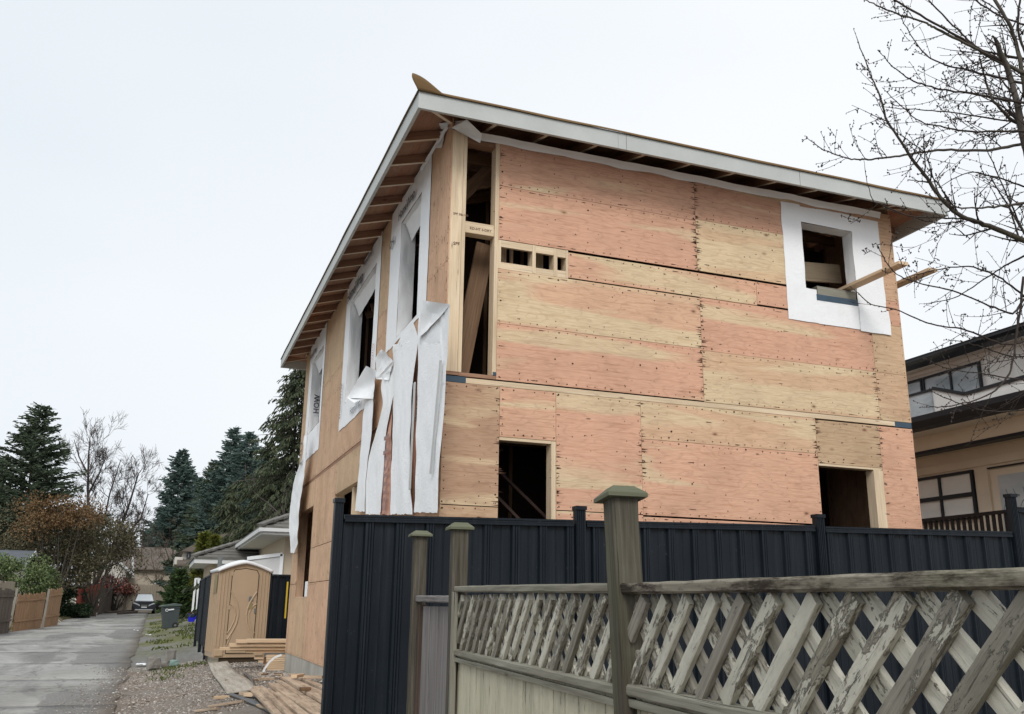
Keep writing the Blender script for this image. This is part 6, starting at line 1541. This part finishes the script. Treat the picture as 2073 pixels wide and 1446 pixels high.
bare_tree('leaning spreading bare tree over the red fence', 178, 76, 1212, [([(172, 1212), (190, 1185), (215, 1140), (240, 1080), (262, 1020), (280, 960)], 3), ([(200, 1165), (206, 1080), (222, 1000), (245, 930)], 3), ([(215, 1140), (250, 1090), (285, 1050), (300, 1000)], 3), ([(190, 1185), (196, 1100), (204, 1020)], 3)], 'twigfar', 33, r0=.24, nb=4)
bare_tree('fuzzy pale bare tree in front of the dark firs', 345, 92, 1200, [([(345, 1200), (347, 1150), (352, 1100), (360, 1065)], 2), ([(347, 1150), (335, 1110), (325, 1080)], 2), ([(347, 1150), (365, 1115), (380, 1080)], 2)], 'twigbrown', 35, r0=.12, nb=3, spread=.8)
bare_tree('fuzzy brown bare tree in front of the tan house', 318, 90, 1215, [([(318, 1215), (318, 1180), (312, 1150), (305, 1125)], 2), ([(318, 1190), (332, 1165), (340, 1140)], 2), ([(318, 1190), (300, 1170), (290, 1150)], 2)], 'twigbrown', 36, r0=.10, nb=3, spread=.8)
bare_tree('brown bare tree against the sky left of the lone fir', 285, 96, 1200, [([(285, 1200), (286, 1140), (288, 1090), (292, 1060)], 2), ([(285, 1150), (270, 1110), (262, 1080)], 2)], 'twigbrown', 37, r0=.12, nb=4, spread=.8)
bare_tree('thin pale branches arching out beside the tile roof', 604, 34, 1095, [([(604, 1095), (575, 1050), (545, 1020), (515, 1000)], 1), ([(604, 1080), (570, 1045), (540, 1040)], 1), ([(604, 1060), (560, 1045), (528, 1058)], 0)], 'twigfar', 38, r0=.035, nb=2)

# ------------------------------------------------------------------ big bare tree at the right
tr = thing('budding_tree', 'large leafless tree with budding twigs reaching in from the right edge', 'tree')
DT = 5.0
base = atD(2210, 700, DT); base.z = ground_z(base.x, base.y)
lb, tb, bb = MB(), MB(), MB()
r_ = random.Random(99)
def smooth(P, k=5):
    Q = []
    for i in range(len(P)-1):
        p0 = P[max(0, i-1)]; p1 = P[i]; p2 = P[i+1]; p3 = P[min(len(P)-1, i+2)]
        for j in range(k): t = j/k; Q.append(.5*((2*p1)+(p2-p0)*t+(2*p0-5*p1+4*p2-p3)*t*t+(3*p1-p0-3*p2+p3)*t**3))
    Q.append(P[-1]); return Q
def bud(p, d, s=1): bb.octa(p+d*.004, .0042*s*r_.uniform(.7, 1.3), .0055*s)
def twig(p, d, L, r, lv):
    n = max(4, int(L/.035)); pts = [p.copy()]; q = p.copy(); dd = d.copy(); bend = Vector((r_.uniform(-.5, .5), r_.uniform(-.5, .5), r_.uniform(.0, .7)))*.10
    for k in range(n):
        dd = (dd+bend+Vector((r_.uniform(-.10, .10), r_.uniform(-.10, .10), r_.uniform(-.09, .09)))).normalized(); q = q+dd*(L/n); pts.append(q.copy())
        if r_.random() < .8:
            s_ = dd.cross(Vector((r_.uniform(-1, 1), r_.uniform(-1, 1), r_.uniform(-1, 1)))).normalized(); bud(q, s_, r_.uniform(.7, 1.2))
            if r_.random() < .18:
                e = q+s_*.018; tb.tube([q, e], [.0028, .0022], 3, False)
                for _ in range(3): bud(e+Vector((r_.uniform(-1, 1), r_.uniform(-1, 1), r_.uniform(-1, 1)))*.006, s_, 1.1)
    tb.tube(pts, [max(.0012, r*(1-.75*k/n)) for k in range(n+1)], 5, False)
    if lv > 0:
        for k in range(int(L/.075)):
            f = r_.randint(1, n-1); s_ = dd.cross(Vector((r_.uniform(-1, 1), r_.uniform(-1, 1), r_.uniform(-1, 1)))).normalized()
            twig(pts[f], (dd*.7+s_*r_.uniform(.5, 1)).normalized(), L*r_.uniform(.25, .55), r*.6, lv-1)
def limb(pl, w0, w1, dd0=0, dd1=0, side=1.0, lv=1):
    n = len(pl)-1; P = [atD(x_, y_, DT+dd0+(dd1-dd0)*i/n+r_.uniform(-.05, .05)) for i, (x_, y_) in enumerate(pl)]
    Q = smooth(P, 6); m = len(Q)-1; k = DT/FPX*.38; rr = [(w0+(w1-w0)*(i/m)**.8)*k*r_.uniform(.94, 1.08) for i in range(m+1)]
    Q = [q+Vector((r_.uniform(-1, 1), r_.uniform(-1, 1), r_.uniform(-1, 1)))*.003 for q in Q]
    (lb if w0 > 9 else tb).tube(Q, rr, 8 if w0 > 9 else 6)
    L = sum((Q[i+1]-Q[i]).length for i in range(m))
    cnt = int(L/.072*side)
    for j in range(cnt):
        i = r_.randint(1, m-1); d = (Q[i+1]-Q[i]).normalized(); s_ = d.cross(fwd*r_.uniform(.5, 1)+Vector((r_.uniform(-.6, .6), r_.uniform(-.6, .6), r_.uniform(-.6, .6)))).normalized()*r_.choice((-1, 1))
        twig(Q[i], (d*r_.uniform(.4, .9)+s_*r_.uniform(.4, .9)).normalized(), r_.uniform(.12, .42)*(1.15-.8*i/m), max(.0016, rr[i]*.45), lv if r_.random() < .6 else 0)
    for i in range(2, m): 
        if r_.random() < .8 and rr[i] < .012: bud(Q[i], Vector((r_.uniform(-1, 1), r_.uniform(-1, 1), r_.uniform(-1, 1))).normalized()*1.0, 1.1)
    twig(Q[-1], (Q[-1]-Q[-3]).normalized(), .05, rr[-1], 0)
def px(*a): return list(a)
limb([(2115, 420), (2090, 340), (2073, 285), (2060, 215), (2042, 150), (2018, 88)], 24, 12, side=.4)
limb([(2105, 330), (2085, 240), (2068, 140), (2056, 85), (2035, 35), (2000, -20)], 15, 8, .2, .3)
limb([(2095, 270), (2050, 243), (2012, 206), (1996, 165), (1984, 122)], 11, 4, .1, -.2)
limb([(2120, 505), (2073, 487), (2001, 458), (1949, 439), (1911, 408), (1870, 353), (1839, 311), (1797, 245), (1780, 194), (1762, 152), (1735, 78)], 17, 2, 0, -.3, 1.0)
limb([(2110, 292), (2073, 291), (2001, 304), (1911, 304), (1839, 313), (1787, 321), (1745, 323), (1714, 321), (1669, 304), (1640, 284)], 10, 2, .1, -.2, .7)
limb([(2110, 175), (2073, 169), (1998, 152), (1956, 142), (1894, 124), (1856, 90), (1821, 31)], 9, 2, .2, .3)
limb([(2073, 150), (2011, 118), (1966, 93), (1897, 59), (1870, 45), (1804, 24), (1756, 2)], 11, 3, .1, .2)
limb([(2040, 130), (2011, 115), (1949, 80), (1875, 38), (1800, -6)], 9, 5, .2, .1)
limb([(2073, 120), (2014, 108), (1980, 98), (1939, 60), (1880, 2)], 8, 4, .3, .4)
limb([(2110, 215), (2063, 207), (1966, 190), (1904, 181), (1849, 164), (1811, 138), (1787, 112)], 8, 2, 0, -.3)
limb([(2110, 255), (2073, 249), (2001, 239), (1911, 226), (1842, 221), (1794, 218)], 7, 2, .1, .2)
limb([(2110, 270), (2073, 266), (1966, 266), (1904, 256), (1856, 242), (1800, 190)], 7, 2, -.2, -.3)
limb([(2120, 405), (2073, 411), (2001, 420), (1942, 422)], 11, 3, 0, -.3)
limb([(1990, 452), (1946, 443), (1897, 441), (1842, 437), (1787, 415), (1766, 404), (1750, 340)], 5, 1.5, -.1, -.2, .8)
limb([(1950, 448), (1900, 452), (1850, 440), (1800, 425)], 4, 1.5, -.1, 0, .6)
limb([(2120, 590), (2073, 607), (2050, 634), (2003, 619), (1926, 588), (1856, 572), (1810, 551), (1781, 508)], 8, 2, .1, -.3, .7)
limb([(2120, 680), (2073, 692), (2027, 696), (1957, 669), (1887, 657), (1821, 630), (1763, 615), (1734, 590)], 7, 2, .1, -.2, .6)
limb([(2073, 560), (2057, 688), (2042, 758), (1999, 801), (1926, 822), (1881, 824)], 7, 2, -.2, -.3, .4)
limb([(2120, 778), (2073, 770), (1996, 758), (1926, 748), (1887, 733)], 5, 2, 0, 0, .6)
limb([(2120, 820), (2073, 830), (1996, 832), (1934, 814), (1895, 797)], 5, 2, .1, 0, .5)
limb([(2120, 500), (2050, 530), (2000, 560), (1940, 600), (1880, 615)], 7, 2, .2, .3, .8)
limb([(2120, 640), (2073, 600), (2020, 560), (1960, 540), (1890, 548), (1840, 560)], 7, 2, .2, .1, .8)
limb([(2130, 380), (2080, 380), (2020, 360), (1960, 350), (1900, 380)], 7, 2, .3, .4, .8)
limb([(2130, 700), (2090, 720), (2040, 720), (1980, 700), (1930, 690)], 6, 2, .3, .2, .5)
limb([(2120, 60), (2073, 50), (2020, 30), (1960, -10)], 8, 4, .3, .4)
limb([(2120, 560), (2073, 470), (2040, 400), (2010, 330), (1990, 280)], 7, 2, .2, .3)
limb([(2120, 130), (2073, 100), (2060, 40), (2070, -20)], 9, 5, .3, .4)
trunkP = [base, atD(2190, 640, DT), atD(2150, 520, DT), atD(2118, 400, DT)]
lb.tube(smooth(trunkP, 5), [.13-.004*i for i in range(16)], 12)
for e_ in ((2110, 175, .2), (2110, 215, 0), (2110, 255, .1), (2110, 270, -.2), (2110, 292, .1), (2105, 330, .2), (2130, 380, .3), (2120, 405, 0), (2120, 500, .2), (2120, 505, 0), (2120, 560, .2), (2120, 590, .1), (2120, 640, .2), (2120, 680, .1), (2130, 700, .3), (2120, 778, 0), (2120, 820, .1), (2120, 130, .3), (2120, 60, .3), (2095, 270, .1)):
    a = atD(e_[0], e_[1], DT+e_[2]); c = trunkP[2] if e_[1] > 450 else trunkP[3]; lb.tube([c, (a+c)/2+Vector((.05, 0, 0)), a], [.03, .02, .010], 6)
a, c = atD(2110, 292, DT+.1), atD(2115, 60, DT+.3); lb.tube([trunkP[3], a, c], [.05, .035, .02], 7)
lb.build('trunk', M['bark'], tr, True); tb.build('twigs', M['barkdark'], tr, True, kind='stuff'); bb.build('buds', M['barkdark'], tr, kind='stuff')
rebase(tr, base)
